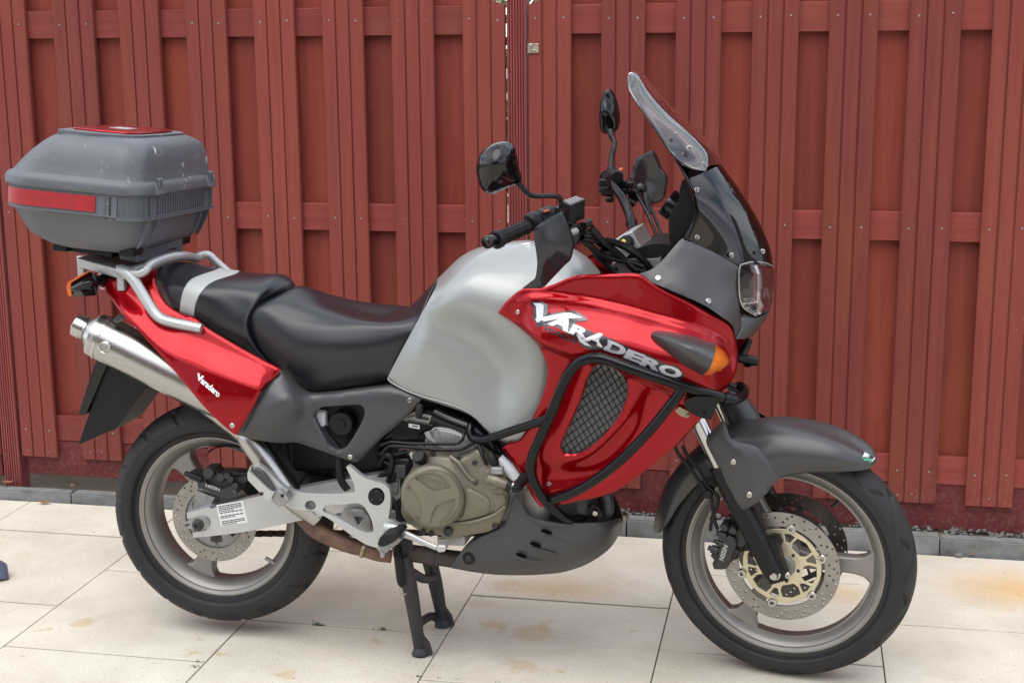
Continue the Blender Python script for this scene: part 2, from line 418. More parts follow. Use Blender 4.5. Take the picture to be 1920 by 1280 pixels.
def text_mesh(s, bold=0.0):
    cu = bpy.data.curves.new('lettering', 'FONT'); cu.body = s; cu.offset = bold; cu.fill_mode = 'FRONT'; cu.resolution_u = 3
    o = bpy.data.objects.new('lettering', cu); COL.objects.link(o); bpy.context.view_layer.update()
    me = bpy.data.meshes.new_from_object(o.evaluated_get(bpy.context.evaluated_depsgraph_get())); bpy.data.objects.remove(o); bpy.data.curves.remove(cu)
    V = np.array([v.co[:2] for v in me.vertices]); Fs = [tuple(p.vertices) for p in me.polygons]; bpy.data.meshes.remove(me)
    lo, hi = V.min(0), V.max(0); return (V - lo) / (hi - lo), Fs
def lettering(s, crop, p0, pxv, pyv, D, m, parent, fr='b', lift=.0012, bold=.0, name='lettering'):
    """flat print: text box with lower left p0, width vector pxv and height vector pyv, laid on surface D"""
    V, Fs = text_mesh(s, bold)
    Q = np.array(p0) + V[:, :1] * np.array(pxv) + V[:, 1:] * np.array(pyv); Q = conv(crop, [tuple(q) for q in Q])
    o = D(Q) if callable(D) else np.full(len(Q), float(D))
    return link(name, mesh(name, at_many(Q, o + lift, fr), Fs), m, parent)
def decal(name, crop, outline, D, m, parent, fr='b', lift=.001, holes=(), raw=True, res=8):
    DD = (lambda P: (D(P) if callable(D) else np.full(len(P), float(D))) + lift)
    return panel(name, crop, outline, DD, m, holes, fr, thick=.0004, edge=0, res=res, parent=parent, raw=raw)

# ================================================================ SETTING
def node_mat(name):
    m = bpy.data.materials.new(name); m.use_nodes = True; MATS[name] = m
    return m, m.node_tree.nodes, m.node_tree.links, m.node_tree.nodes['Principled BSDF']
def paver_mat():
    m, n, l, b = node_mat('paver')
    g = n.new('ShaderNodeNewGeometry'); oi = n.new('ShaderNodeObjectInfo')
    def noise(sc, det=6, ro=.6, dist=0):
        t = n.new('ShaderNodeTexNoise'); t.inputs['Scale'].default_value = sc; t.inputs['Detail'].default_value = det; t.inputs['Roughness'].default_value = ro; t.inputs['Distortion'].default_value = dist
        l.new(g.outputs['Position'], t.inputs['Vector']); return t
    def ramp(src, p0, p1, c0, c1):
        r = n.new('ShaderNodeValToRGB'); r.color_ramp.elements[0].position = p0; r.color_ramp.elements[1].position = p1
        r.color_ramp.elements[0].color = (*c0, 1); r.color_ramp.elements[1].color = (*c1, 1); l.new(src, r.inputs['Fac']); return r
    def mix(mode, fac, a, bb):
        x = n.new('ShaderNodeMixRGB'); x.blend_type = mode
        for s, v in (('Fac', fac), ('Color1', a), ('Color2', bb)):
            if isinstance(v, (int, float)): x.inputs[s].default_value = v
            elif isinstance(v, tuple): x.inputs[s].default_value = (*v, 1)
            else: l.new(v, x.inputs[s])
        return x.outputs[0]
    base = ramp(noise(3.2, 8, .62, .4).outputs['Fac'], .34, .68, (.56, .518, .436), (.68, .640, .550)).outputs[0]
    fine = ramp(noise(160, 4, .7).outputs['Fac'], .30, .72, (.82, .81, .80), (1.05, 1.05, 1.05)).outputs[0]
    col = mix('MULTIPLY', 1.0, base, fine)
    per = ramp(oi.outputs['Random'], 0, 1, (.94, .935, .925), (1.0, 1.0, 1.0)).outputs[0]; col = mix('MULTIPLY', 1.0, col, per)
    grime = ramp(noise(1.7, 7, .7, 1.2).outputs['Fac'], .50, .72, (1, 1, 1), (.86, .835, .80)).outputs[0]; col = mix('MULTIPLY', .8, col, grime)
    white = ramp(noise(60, 3, .5).outputs['Fac'], .70, .76, (0, 0, 0), (1, 1, 1)).outputs[0]; col = mix('MIX', white, col, (.66, .65, .63))
    dark = ramp(noise(95, 2, .5).outputs['Fac'], .26, .30, (1, 1, 1), (0, 0, 0)).outputs[0]; col = mix('MIX', dark, col, (.24, .20, .16))
    # spilt-liquid and rust stains, each where it lies on the slabs
    wob = noise(22, 5, .6); wob2 = noise(7, 5, .7)
    sep = n.new('ShaderNodeVectorMath'); sep.operation = 'SCALE'; sep.inputs['Scale'].default_value = .12
    s2 = n.new('ShaderNodeVectorMath'); s2.operation = 'SUBTRACT'; s2.inputs[1].default_value = (.5, .5, .5); l.new(wob.outputs['Color'], s2.inputs[0]); l.new(s2.outputs[0], sep.inputs[0])
    pos = n.new('ShaderNodeVectorMath'); pos.operation = 'ADD'; l.new(g.outputs['Position'], pos.inputs[0]); l.new(sep.outputs[0], pos.inputs[1])
    def blob(p, rx, ry, colr, soft, amt):
        nonlocal col
        c = atw(p, z=0)
        d = n.new('ShaderNodeVectorMath'); d.operation = 'SUBTRACT'; d.inputs[1].default_value = (c[0], c[1], 0); l.new(pos.outputs[0], d.inputs[0])
        s = n.new('ShaderNodeVectorMath'); s.operation = 'MULTIPLY'; s.inputs[1].default_value = (1 / rx, 1 / ry, 0); l.new(d.outputs[0], s.inputs[0])
        ln = n.new('ShaderNodeVectorMath'); ln.operation = 'LENGTH'; l.new(s.outputs[0], ln.inputs[0])
        mr = n.new('ShaderNodeMapRange'); mr.inputs['From Min'].default_value = 1 - soft; mr.inputs['From Max'].default_value = 1 + soft; mr.inputs['To Min'].default_value = amt; mr.inputs['To Max'].default_value = 0
        l.new(ln.outputs['Value'], mr.inputs['Value']); col = mix('MULTIPLY', mr.outputs[0], col, colr)
    tan = (.86, .76, .60)
    for p, rx, ry in (((925, 1172), .040, .034), ((1000, 1188), .062, .060), ((1018, 1170), .02, .03), ((983, 1248), .045, .038), ((1052, 1257), .018, .014), ((700, 1200), .020, .016),
                      ((532, 1266), .03, .02), ((155, 1166), .034, .022), ((84, 1180), .018, .012), ((362, 1220), .022, .015), ((416, 1221), .025, .016), ((374, 1196), .014, .009), ((424, 1180), .012, .008), ((1190, 1182), .010, .008), ((1062, 1188), .008, .008)):
        blob(p, rx, ry, tan, .26, .75)
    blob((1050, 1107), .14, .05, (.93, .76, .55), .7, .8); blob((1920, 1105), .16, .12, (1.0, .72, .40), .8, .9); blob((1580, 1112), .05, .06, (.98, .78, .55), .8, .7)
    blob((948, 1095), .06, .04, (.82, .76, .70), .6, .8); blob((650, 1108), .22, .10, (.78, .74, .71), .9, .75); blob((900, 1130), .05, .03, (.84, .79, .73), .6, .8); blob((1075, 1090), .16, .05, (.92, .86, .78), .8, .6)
    l.new(col, b.inputs['Base Color']); b.inputs['Roughness'].default_value = .8; b.inputs['Specular IOR Level'].default_value = .3
    bp = n.new('ShaderNodeBump'); bp.inputs['Strength'].default_value = .35; bp.inputs['Distance'].default_value = .003
    hb = n.new('ShaderNodeTexNoise'); hb.inputs['Scale'].default_value = 70; hb.inputs['Detail'].default_value = 6; l.new(g.outputs['Position'], hb.inputs['Vector'])
    l.new(hb.outputs['Fac'], bp.inputs['Height']); l.new(bp.outputs[0], b.inputs['Normal'])
    return m
paver_mat()
def wood_mat(name, c0, c1, orange, streak=1.0):
    m, n, l, b = node_mat(name)
    t = n.new('ShaderNodeTexCoord'); oi = n.new('ShaderNodeObjectInfo'); ad = n.new('ShaderNodeVectorMath'); ad.operation = 'ADD'
    cx = n.new('ShaderNodeCombineXYZ'); mu = n.new('ShaderNodeMath'); mu.operation = 'MULTIPLY'; mu.inputs[1].default_value = 37; l.new(oi.outputs['Random'], mu.inputs[0])
    for s in 'XYZ': l.new(mu.outputs[0], cx.inputs[s])
    l.new(t.outputs['Object'], ad.inputs[0]); l.new(cx.outputs[0], ad.inputs[1])
    def noise(scale, vec, det=6, ro=.62, dist=0.):
        mp_ = n.new('ShaderNodeMapping'); mp_.inputs['Scale'].default_value = vec; l.new(ad.outputs[0], mp_.inputs['Vector'])
        z = n.new('ShaderNodeTexNoise'); z.inputs['Scale'].default_value = scale; z.inputs['Detail'].default_value = det; z.inputs['Roughness'].default_value = ro; z.inputs['Distortion'].default_value = dist
        l.new(mp_.outputs[0], z.inputs['Vector']); return z.outputs['Fac']
    def ramp(src, p0, p1, a, c):
        r = n.new('ShaderNodeValToRGB'); r.color_ramp.elements[0].position = p0; r.color_ramp.elements[1].position = p1
        r.color_ramp.elements[0].color = (*a, 1); r.color_ramp.elements[1].color = (*c, 1); l.new(src, r.inputs['Fac']); return r.outputs[0]
    def mix(mode, fac, a, c):
        x = n.new('ShaderNodeMixRGB'); x.blend_type = mode
        for s, v in (('Fac', fac), ('Color1', a), ('Color2', c)):
            if isinstance(v, (int, float)): x.inputs[s].default_value = v
            elif isinstance(v, tuple): x.inputs[s].default_value = (*v, 1)
            else: l.new(v, x.inputs[s])
        return x.outputs[0]
    vs = (14, 14, .55) if streak == 1 else (.55, 14, 14)
    col = ramp(noise(3.0, vs, 7, .62, .3), .32, .70, c0, c1)
    f = ramp(noise(2.0, (3, 3, .8) if streak == 1 else (.8, 3, 3), 5, .6, .5), .52, .72, (0, 0, 0), (.65, .65, .65)); col = mix('MIX', f, col, orange)
    gr = ramp(noise(9.0, (30, 30, .5) if streak == 1 else (.5, 30, 30), 4, .7), .35, .65, (.90, .90, .90), (1.05, 1.05, 1.05)); col = mix('MULTIPLY', .9, col, gr)
    per = ramp(oi.outputs['Random'], 0, 1, (.80, .80, .82), (1.10, 1.08, 1.04)); col = mix('MULTIPLY', 1.0, col, per)
    sp = ramp(noise(130, (1, 1, 1), 2, .5), .235, .25, (1, 1, 1), (0, 0, 0)); col = mix('MIX', mix('MULTIPLY', 1.0, sp, (.5, .5, .5)), col, (.38, .30, .27))
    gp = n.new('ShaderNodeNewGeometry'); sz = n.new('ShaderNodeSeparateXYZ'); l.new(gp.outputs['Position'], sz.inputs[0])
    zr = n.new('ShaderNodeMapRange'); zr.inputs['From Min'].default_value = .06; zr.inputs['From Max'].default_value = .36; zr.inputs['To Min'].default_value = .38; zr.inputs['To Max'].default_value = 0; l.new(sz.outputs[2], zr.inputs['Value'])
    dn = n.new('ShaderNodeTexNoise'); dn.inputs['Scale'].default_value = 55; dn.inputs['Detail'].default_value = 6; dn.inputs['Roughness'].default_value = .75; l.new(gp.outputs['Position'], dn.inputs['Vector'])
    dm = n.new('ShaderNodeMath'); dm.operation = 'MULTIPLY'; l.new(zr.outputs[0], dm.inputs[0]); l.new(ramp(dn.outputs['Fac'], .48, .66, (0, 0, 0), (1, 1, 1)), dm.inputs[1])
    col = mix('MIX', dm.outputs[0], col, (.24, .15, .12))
    l.new(col, b.inputs['Base Color']); b.inputs['Roughness'].default_value = .55; b.inputs['Specular IOR Level'].default_value = .22
    bp = n.new('ShaderNodeBump'); bp.inputs['Strength'].default_value = .25; bp.inputs['Distance'].default_value = .002; l.new(noise(6, (30, 30, .6) if streak == 1 else (.6, 30, 30), 5, .7), bp.inputs['Height']); l.new(bp.outputs[0], b.inputs['Normal'])
    return m
wood_mat('board_wood', (.190, .040, .033), (.240, .054, .044), (.240, .062, .034))
wood_mat('back_wood', (.212, .041, .031), (.270, .054, .040), (.285, .068, .030))
wood_mat('rail_wood', (.198, .040, .034), (.255, .053, .046), (.235, .075, .05), streak=2)
wood_mat('plinth_wood', (.120, .022, .024), (.165, .034, .036), (.15, .032, .026), streak=2)
wood_mat('post_wood', (.185, .040, .042), (.245, .060, .058), (.22, .055, .045))
mat('kerb_stone', (.21, .215, .22), rough=.85, bump=.5, bscale=160, var=.28, vscale=14, dirt=(.105, .11, .10))
mat('gravel_stone', (.145, .14, .132), rough=.85, var=.4, vscale=25)
mat('soil_mat', (.11, .085, .055), rough=.95, bump=.6, bscale=90, var=.4, vscale=14)
mat('joint_sand', (.22, .19, .145), rough=.95, bump=.6, bscale=300, var=.5, vscale=40)
mat('grass_mat', (.06, .11, .03), rough=.8)
mat('dry_leaf', (.30, .16, .07), rough=.7, var=.4, vscale=40)
mat('hedge_leaf', (.16, .15, .055), rough=.6, var=.4, vscale=20)
mat('shoe_blue', (.10, .125, .19), rough=.5, bump=.2, bscale=300, var=.25, vscale=12)
mat('earth_mat', (.28, .26, .22), rough=.9, var=.2, vscale=2)

# ---- ground sheet to the horizon
gd = link('ground', mesh('ground', [(-300, -300, -.06), (300, -300, -.06), (300, 300, -.06), (-300, 300, -.06)], [(0, 1, 2, 3)]), 'earth_mat'); tag(gd, kind='structure')
# ---- paving: 0.6 m slabs in half-bond columns on a sandy bed
pave = link('pavement', mesh('pavement', [(-7.6, -1.2, -.009), (5.0, -1.2, -.009), (5.0, 4.612, -.009), (-7.6, 4.612, -.009)], [(0, 1, 2, 3)]), 'joint_sand'); tag(pave, kind='structure')
slab_me = {}
def slab_mesh(w, d):
    k = (round(w, 3), round(d, 3))
    if k not in slab_me:
        bm = bmesh.new(); bmesh.ops.create_cube(bm, size=1.0)
        for v in bm.verts: v.co = Vector((v.co.x * (w - .004), v.co.y * (d - .0075), (v.co.z - .5) * .04))
        bmesh.ops.bevel(bm, geom=[e for e in bm.edges if all(v.co.z > -.001 for v in e.verts)], offset=.0012, segments=1, affect='EDGES')
        me = bpy.data.meshes.new('paver'); bm.to_mesh(me); bm.free(); me.materials.append(MATS['paver']); slab_me[k] = me
    return slab_me[k]
X0 = -.947; rng = random.Random(3)
for i in range(-10, 9):
    xa = X0 + i * .6 + .003; top = 4.612; ph = 4.005 if i % 2 == 0 else 3.705
    ys = [ph + k * .6 for k in range(-9, 3)]; ys = [y for y in ys if y < top - .05] + [top]
    for ya, yb in zip(ys, ys[1:]):
        o = bpy.data.objects.new('paver', slab_mesh(.6, yb - ya)); COL.objects.link(o); o.parent = pave
        o.location = (xa + .297, (ya + yb) / 2, rng.uniform(-.0012, .0012)); o.rotation_euler = (rng.uniform(-.0015, .0015), rng.uniform(-.0015, .0015), 0)
# ---- kerb of 1 m concrete edging stones
kerb = empty('kerb'); tag(kerb, kind='structure')
def kerb_mesh():
    bm = bmesh.new(); bmesh.ops.create_cube(bm, size=1.0)
    for v in bm.verts: v.co = Vector((v.co.x * 1.016, v.co.y * .05, (v.co.z - .5) * .2))
    bmesh.ops.bevel(bm, geom=[e for e in bm.edges if all(v.co.z > -.001 for v in e.verts)], offset=.005, segments=2, affect='EDGES')
    me = bpy.data.meshes.new('kerb_stone'); bm.to_mesh(me); bm.free(); me.materials.append(MATS['kerb_stone']); return me
km = kerb_mesh()
for i in range(-6, 5):
    o = bpy.data.objects.new('kerb_stone', km); COL.objects.link(o); o.parent = kerb; x = -.547 + i * 1.021 + .51
    o.location = (x, 4.6415 + (.012 if x > .4 else 0), .052 + rng.uniform(-.002, .002) + (.006 if -.6 < x < .5 else 0) - (.014 if x < -2 else 0)); o.rotation_euler = (0, rng.uniform(-.002, .002), rng.uniform(-.003, .003))
soil = link('soil_strip', mesh('soil_strip', [(-7.6, 4.64, .006), (-1.2, 4.64, .006), (-1.1, 4.64, .040), (5, 4.64, .04), (5, 6.5, .04), (-1.1, 6.5, .04), (-1.2, 6.5, .006), (-7.6, 6.5, .006)], [(0, 1, 6, 7), (1, 2, 5, 6), (2, 3, 4, 5)]), 'soil_mat'); tag(soil, kind='structure')
def pebbles():
    V = []; Fs = []
    bm = bmesh.new(); bmesh.ops.create_icosphere(bm, subdivisions=1, radius=1); bv = np.array([v.co[:] for v in bm.verts]); bf = [[v.index for v in f.verts] for f in bm.faces]; bm.free()
    for i in range(900):
        x = rng.uniform(-1.1, 2.4) if i < 880 else rng.uniform(-3.4, -1.1); r = rng.uniform(.004, .0095) * (1 if rng.random() < .9 else 1.35)
        y = rng.uniform(4.672, 4.74); z = .010 + .040 * (x > -1.1) + rng.uniform(-.004, .008)
        s = np.array([rng.uniform(.7, 1.4), rng.uniform(.7, 1.2), rng.uniform(.55, .9)]) * r; k = len(V)
        an = rng.uniform(0, 6.3); ca, sa = math.cos(an), math.sin(an); jit = np.random.uniform(.8, 1.2, bv.shape)
        q = bv * jit * s; V += [(x + ca * a - sa * b, y + sa * a + ca * b, z + c) for a, b, c in q]; Fs += [[j + k for j in f] for f in bf]
    return link('gravel', mesh('gravel', V, Fs), 'gravel_stone', None, 60)
tag(pebbles(), 'pale gravel lying between kerb and fence foot', kind='stuff')
# ---- weeds and moss in the slab joints
def weeds():
    V = []; Fs = []
    for p, k_, s in (((592, 1170), 26, .010), ((602, 1171), 20, .009), ((715, 1179), 26, .010), ((367, 1249), 30, .007), ((374, 1240), 14, .006), ((785, 1268), 16, .007), ((822, 1271), 14, .006), ((853, 1273), 14, .006), ((40, 1230), 10, .005), ((176, 998), 12, .006), ((287, 1243), 8, .004), ((931, 1279), 14, .006)):
        c = atw(p, z=0)
        for i in range(k_):
            x, y = c[0] + rng.gauss(0, s * .9), c[1] + rng.gauss(0, s * .5); a = rng.uniform(0, 6.3); w = s * .20; h = s * rng.uniform(.3, .8); dx, dy = math.cos(a), math.sin(a); k = len(V)
            V += [(x - dy * w, y + dx * w, -.002), (x + dy * w, y - dx * w, -.002), (x + dx * h * .9, y + dy * h * .9, h)]; Fs.append((k, k + 1, k + 2))
    return link('weeds', mesh('weeds', V, Fs), 'grass_mat')
tag(weeds(), 'tiny green weeds growing in the paving joints', kind='stuff')
# ---- fallen leaves and a stray pebble
def leaf(p, z, s, label, rz, curl=.5):
    c = atw(p, z=z); V = []; Fs = []; n = 7
    for i in range(n):
        t = i / (n - 1); w = s * .42 * math.sin(math.pi * min(1, t * .92 + .06)) * (1 + .25 * math.sin(t * 17))
        for j in (-1, 0, 1): V.append(((t - .5) * s * 2, j * w, s * (.10 + curl * (t - .5) ** 2 + (.35 if j else 0) * abs(j) * w / s)))
    for i in range(n - 1):
        for j in range(2): a = i * 3 + j; Fs.append((a, a + 1, a + 4, a + 3))
    o = link('dry_leaf', mesh('dry_leaf', V, Fs), 'dry_leaf', None, 180); o.location = [float(x) for x in c]; o.rotation_euler = (.15, .1, rz); sm = o.modifiers.new('thickness', 'SOLIDIFY'); sm.thickness = .0006
    tag(o, label, 'leaf', 'dry brown leaves along the kerb')
leaf((14, 905), .05, .022, 'dry brown leaf lying behind the kerb left of the grooved post', .8, .9)
leaf((136, 913), .05, .022, 'upright orange-brown leaf on the soil behind the kerb, right of the grooved post', 2.2, 1.2)
leaf((83, 943), .004, .024, 'curled tan leaf on the paving against the kerb face, near the left edge', .2, .7)
leaf((1821, 1040), .003, .010, 'small orange leaf scrap at the kerb beside the single pebble', .5, .4)
def pebble():
    bm = bmesh.new(); bmesh.ops.create_icosphere(bm, subdivisions=3, radius=1)
    for v in bm.verts: v.co = Vector((v.co.x * .015 * (1 + .15 * math.sin(3 * v.co.y)), v.co.y * .011, v.co.z * .008 * (1 + .2 * v.co.x)))
    me = bpy.data.meshes.new('pebble'); bm.to_mesh(me); bm.free(); o = link('pebble', me, 'gravel_stone', None, 180); c = atw((1797, 1040), z=.006); o.location = [float(x) for x in c]
    tag(o, 'single grey pebble lying on the paving at the kerb, right of the front tyre', 'pebble')
pebble()

# ---- red timber fence: panels of boards on three rails, front and back alternating, with grooved posts between
YB, TB = 4.70, .018
def board_mesh(x0, x1, z0, zl, zr, y, grooves=True, t=TB, gw=.0035, gd_=.005, ng=2):
    xs = [x0 + .002, x1 - .002]; prof = [(x0, y + .003), (x0 + .003, y)]
    if grooves:
        for k in range(ng):
            g = x0 + (x1 - x0) * (k + 1) / (ng + 1); prof += [(g - gw, y), (g - gw * .5, y + gd_), (g + gw * .5, y + gd_), (g + gw, y)]
    prof += [(x1 - .003, y), (x1, y + .003), (x1, y + t), (x0, y + t)]
    n = len(prof); V = []
    for (x, yy) in prof: V.append((x, yy, z0))
    for (x, yy) in prof: V.append((x, yy, zl + (zr - zl) * (x - x0) / (x1 - x0)))
    Fs = [(i, (i + 1) % n, n + (i + 1) % n, n + i) for i in range(n)] + [tuple(range(n))[::-1], tuple(range(n, 2 * n))]
    return mesh('board', V, Fs)
def fence_panel(xa, xb, fronts, label, zp=.055, ztop=1.757, rise=.19, plinth=True):
    p = empty('wooden_fence', ((xa + xb) / 2, YB, .1)); tag(p, label, 'fence', 'red timber fences behind the motorcycle')
    off = Vector((-(xa + xb) / 2, -YB, -.1))
    def put(o): 
        o.data.transform(Matrix.Translation(off)); o.parent = p
    def zt(x): t = min(1, max(0, (x - xa) / (xb - xa))); return max(ztop + rise * math.sin(math.pi * t) ** .85, ztop + .14 * (x < -2.5))
    for (x0, x1) in fronts:
        b = link('board', board_mesh(x0, x1, .145 + rng.uniform(-.002, .002), zt(x0), zt(x1), YB + rng.uniform(-.0012, .0012)), 'board_wood'); put(b)
    for (l, r), (l2, r2) in zip(fronts, fronts[1:]):
        b = link('board', board_mesh(r - .028, l2 + .028, .20, zt(r), zt(l2), YB + .0455 + rng.uniform(-.001, .001), False), 'back_wood'); put(b)
    for z0, z1 in ((.2055, .300), (1.008, 1.101), (1.664, 1.757)):
        o = box('rail', (xa + .01, YB + .0195, z0), (xb - .01, YB + .0435, z1), 'rail_wood', None, .002); put(o)
    if plinth: o = box('plinth_board', (xa + .012, YB + .0215, zp), (xb - .012, YB + .046, .2035), 'plinth_wood', None, .002); put(o)
    data = []
    for (x0, x1) in fronts:
        for z in (.2525, 1.0545, 1.7135):
            for f in (.17, .83):
                if rng.random() < .93: data.append(lathe_data([(.0, .0), (.0026, .0), (.0034, .0008), (.0036, -.002)], (x0 + (x1 - x0) * f, YB - .0005, z + rng.uniform(-.004, .004)), (0, -1, 0), 8))
        for f in (.2, .5, .8):
            if rng.random() < .5: data.append(lathe_data([(.0, .0), (.0022, .0), (.003, .0006), (.003, -.002)], (x0 + (x1 - x0) * f, YB - .0005, .17 + rng.uniform(-.006, .006)), (0, -1, 0), 8))
    s = join('screw_heads', data, 'casting', None); s['kind'] = 'stuff'; put(s)
    return p, put
def spread(xa, xb, w=.146, n=8):
    st = (xb - xa - w) / (n - 1); return [(xa + i * st, xa + i * st + w) for i in range(n)]
fence_panel(-4.77, -2.908, spread(-4.77, -2.908), 'red fence showing only as a sliver at the frame edge left of the grooved post')
fence_panel(-2.823, -.970, [(-2.823, -2.680), (-2.576, -2.423), (-2.327, -2.180), (-2.082, -1.937), (-1.837, -1.693), (-1.594, -1.453), (-1.355, -1.211), (-1.112, -.970)], 'red fence behind the top case and seat, dark gap under its plinth board', zp=.070)
pC, putC = fence_panel(-.893, .962, [(-.893, -.752), (-.653, -.512), (-.413, -.270), (-.172, -.029), (.065, .213), (.308, .461), (.554, .702), (.816, .962)], 'red fence behind the windscreen and front wheel, green hinge plate on its first board', zp=.05)
hp = link('hinge_plate', mesh('hinge_plate', *box_data((-.894, YB - .004, 1.603), (-.858, YB - .0005, 1.635))), 'hinge', None) if False else None
m_ = mat('hinge_metal', (.33, .42, .30), metal=.4, rough=.45, var=.35, vscale=60, dirt=(.30, .10, .08))
hp = box('hinge_plate', (-.894, YB - .0045, 1.603), (-.857, YB - .0005, 1.635), 'hinge_metal', None, .003); putC(hp)
sc_ = join('screw', [lathe_data([(0, 0), (.003, 0), (.004, -.001), (.004, -.004)], (-.884, YB - .0062, 1.628), (0, -1, 0), 10), lathe_data([(0, 0), (.003, 0), (.004, -.001), (.004, -.004)], (-.872, YB - .0062, 1.612), (0, -1, 0), 10)], 'steel'); sc_.data.transform(Matrix.Translation(Vector((-(-.893 + .962) / 2, -YB, -.1)))); sc_.parent = hp
fence_panel(1.048, 2.90, spread(1.048, 2.90), 'red fence beyond the grooved post on the far right')
def fence_post(x0, x1, label, zt=1.93):
    p = tag(link('fence_post', board_mesh(x0, x1, .0, zt, zt, YB - .004, True, .065, .0022, .005, 6), 'post_wood'), label, 'fence post', 'grooved red fence posts'); return p
fence_post(-2.900, -2.834, 'grooved red fence post standing near the left edge below the top case')
fence_post(-.963, -.899, 'grooved red fence post above the fuel tank, between the two large panels')
fence_post(.970, 1.036, 'grooved red fence post beyond the right edge')
# ---- hedge glimpsed through the slits of the fence
def hedge():
    V = []; Fs = []
    for i in range(22000):
        x, y, z = rng.uniform(-5, 4), 6.0 + abs(rng.gauss(0, .18)), rng.uniform(0.03, 2.7); s = rng.uniform(.03, .06); k = len(V)
        a = np.random.normal(size=3); a /= np.linalg.norm(a); b = np.cross(a, np.random.normal(size=3)); b /= np.linalg.norm(b); c = np.array([x, y, z])
        V += [c - a * s, c + b * s * .5, c + a * s, c - b * s * .5]; Fs.append((k, k + 1, k + 2, k + 3))
    return link('hedge', mesh('hedge', V, Fs), 'hedge_leaf')
tag(hedge(), 'yellow-green hedge leaves glimpsed through the fence gaps', kind='stuff')
# ---- the house across the terrace, seen only in the mirrors, paint and windscreen
mat('brick_mat', (.20, .105, .07), rough=.85, bump=.4, bscale=40, var=.3, vscale=6)
mat('roof_mat', (.10, .05, .04), rough=.7, var=.3, vscale=5)
mat('frame_white', (.75, .75, .73), rough=.4)
mat('pane_mat', (.02, .025, .03), rough=.05, spec=.8)
def house():
    h = empty('brick_house', (0, -10, 0)); tag(h, 'brick house with tiled roof across the terrace, mirrored in the glossy paint', 'house')
    def bx(n, lo, hi, m, p): return box(n, lo, hi, m, p)
    bx('wall', (-9, -7, -.06), (8, 0, 5.2), 'brick_mat', h)
    rf = link('roof', mesh('roof', [(-9.3, .4, 5.1), (8.3, .4, 5.1), (8.3, -3.5, 8.2), (-9.3, -3.5, 8.2), (8.3, -7.4, 5.1), (-9.3, -7.4, 5.1)], [(0, 1, 2, 3), (3, 2, 4, 5), (0, 3, 5), (1, 4, 2), (0, 5, 4, 1)]), 'roof_mat', h)
    bx('chimney', (-4, -3.9, 7.4), (-3.3, -3.1, 9.2), 'brick_mat', rf)
    for x0, x1, z0, z1 in ((-6.5, -4.6, .9, 2.3), (-2.8, .2, .05, 2.3), (2.6, 5.0, .9, 2.3), (-6.2, -4.8, 3.3, 4.6), (-1.8, -.4, 3.3, 4.6), (3.0, 4.6, 3.3, 4.6)):
        f = bx('window', (x0, .003, z0), (x1, .06, z1), 'frame_white', h); n = 2
        for k in range(n):
            w = (x1 - x0) / n; bx('pane', (x0 + k * w + .07, .055, z0 + .07), (x0 + (k + 1) * w - .07, .068, z1 - .07), 'pane_mat', f)
house()
# ---- toe of a shoe poking into the frame at the left edge
def shoe():
    c = atw((0, 1085), z=0); c[0] -= .0; V = []; Fs = []; n, k = 12, 16
    for i in range(n):
        t = i / (n - 1); x = .030 - .27 * t; w = .046 * (1 - (1 - min(1, t * 5)) ** 2) ** .5 * (1 - .15 * t) + .002; h = .058 * (1 - (1 - min(1, t * 4)) ** 2) ** .5 + .03 * max(0, t - .35) + .004
        for j in range(k):
            a = 2 * math.pi * j / k; V.append((x, w * math.cos(a), max(.0, h * .5 + h * .5 * math.sin(a) * 1.0)))
    for i in range(n - 1):
        for j in range(k): Fs.append((i * k + j, i * k + (j + 1) % k, (i + 1) * k + (j + 1) % k, (i + 1) * k + j))
    Fs += [tuple(range(k))[::-1], tuple((n - 1) * k + j for j in range(k))]
    me = mesh('shoe', V, Fs); fix_normals(me); o = link('shoe', me, 'shoe_blue', None, 180); o.location = (float(c[0]), float(c[1]), .002)
    tag(o, 'rounded blue-grey toe of a shoe poking in at the left edge, beside the rear wheel', 'shoe')
shoe()

# ================================================================ MOTORCYCLE
BK = empty('motorcycle', tuple(BIKE_O), (0, 0, BIKE_ROT))
tag(BK, 'red and silver touring motorcycle with black crash bars, propped on its centre stand', 'motorcycle')
MB_W = Matrix(((cb, -sb, 0, BIKE_O[0]), (sb, cb, 0, BIKE_O[1]), (0, 0, 1, 0), (0, 0, 0, 1)))
def plate2d(name, loops, org, ex, ey, n, h0, h1, m, parent=None, bev=0, smooth=35):
    org, ex, ey, n = (np.asarray(q, float) for q in (org, ex, ey, n)); V = []; E = []
    loops = [np.asarray(l, float) for l in loops]
    for l in loops:
        k = len(V); V += list(l); E += [(k + i, k + (i + 1) % len(l)) for i in range(len(l))]
    vo, eo, fo, *_ = delaunay_2d_cdt([Vector((float(a), float(b))) for a, b in V], E, [], 0, 1e-7)
    P = np.array([(v.x, v.y) for v in vo]); cen = np.array([P[list(f)].mean(0) for f in fo]); keep = pip(cen, loops[0])
    for l in loops[1:]: keep &= ~pip(cen, l)
    fo = [tuple(f) for f, k in zip(fo, keep) if k]; N = len(P)
    base = org + P[:, :1] * ex + P[:, 1:] * ey
    Fs = list(fo) + [tuple(N + i for i in reversed(f)) for f in fo]; ed = set()
    for f in fo:
        for a, b in zip(f, f[1:] + f[:1]): ed.add((a, b))
    Fs += [(b, a, N + a, N + b) for (a, b) in ed if (b, a) not in ed]
    me = mesh(name, np.vstack([base + n * h1, base + n * h0]), Fs); fix_normals(me); o = link(name, me, m, parent, smooth)
    if bev: bevel(o, bev)
    return o
def circ(r, n=24, c=(0, 0), a0=0): return [(c[0] + r * math.cos(a0 + 2 * math.pi * k / n), c[1] + r * math.sin(a0 + 2 * math.pi * k / n)) for k in range(n)]
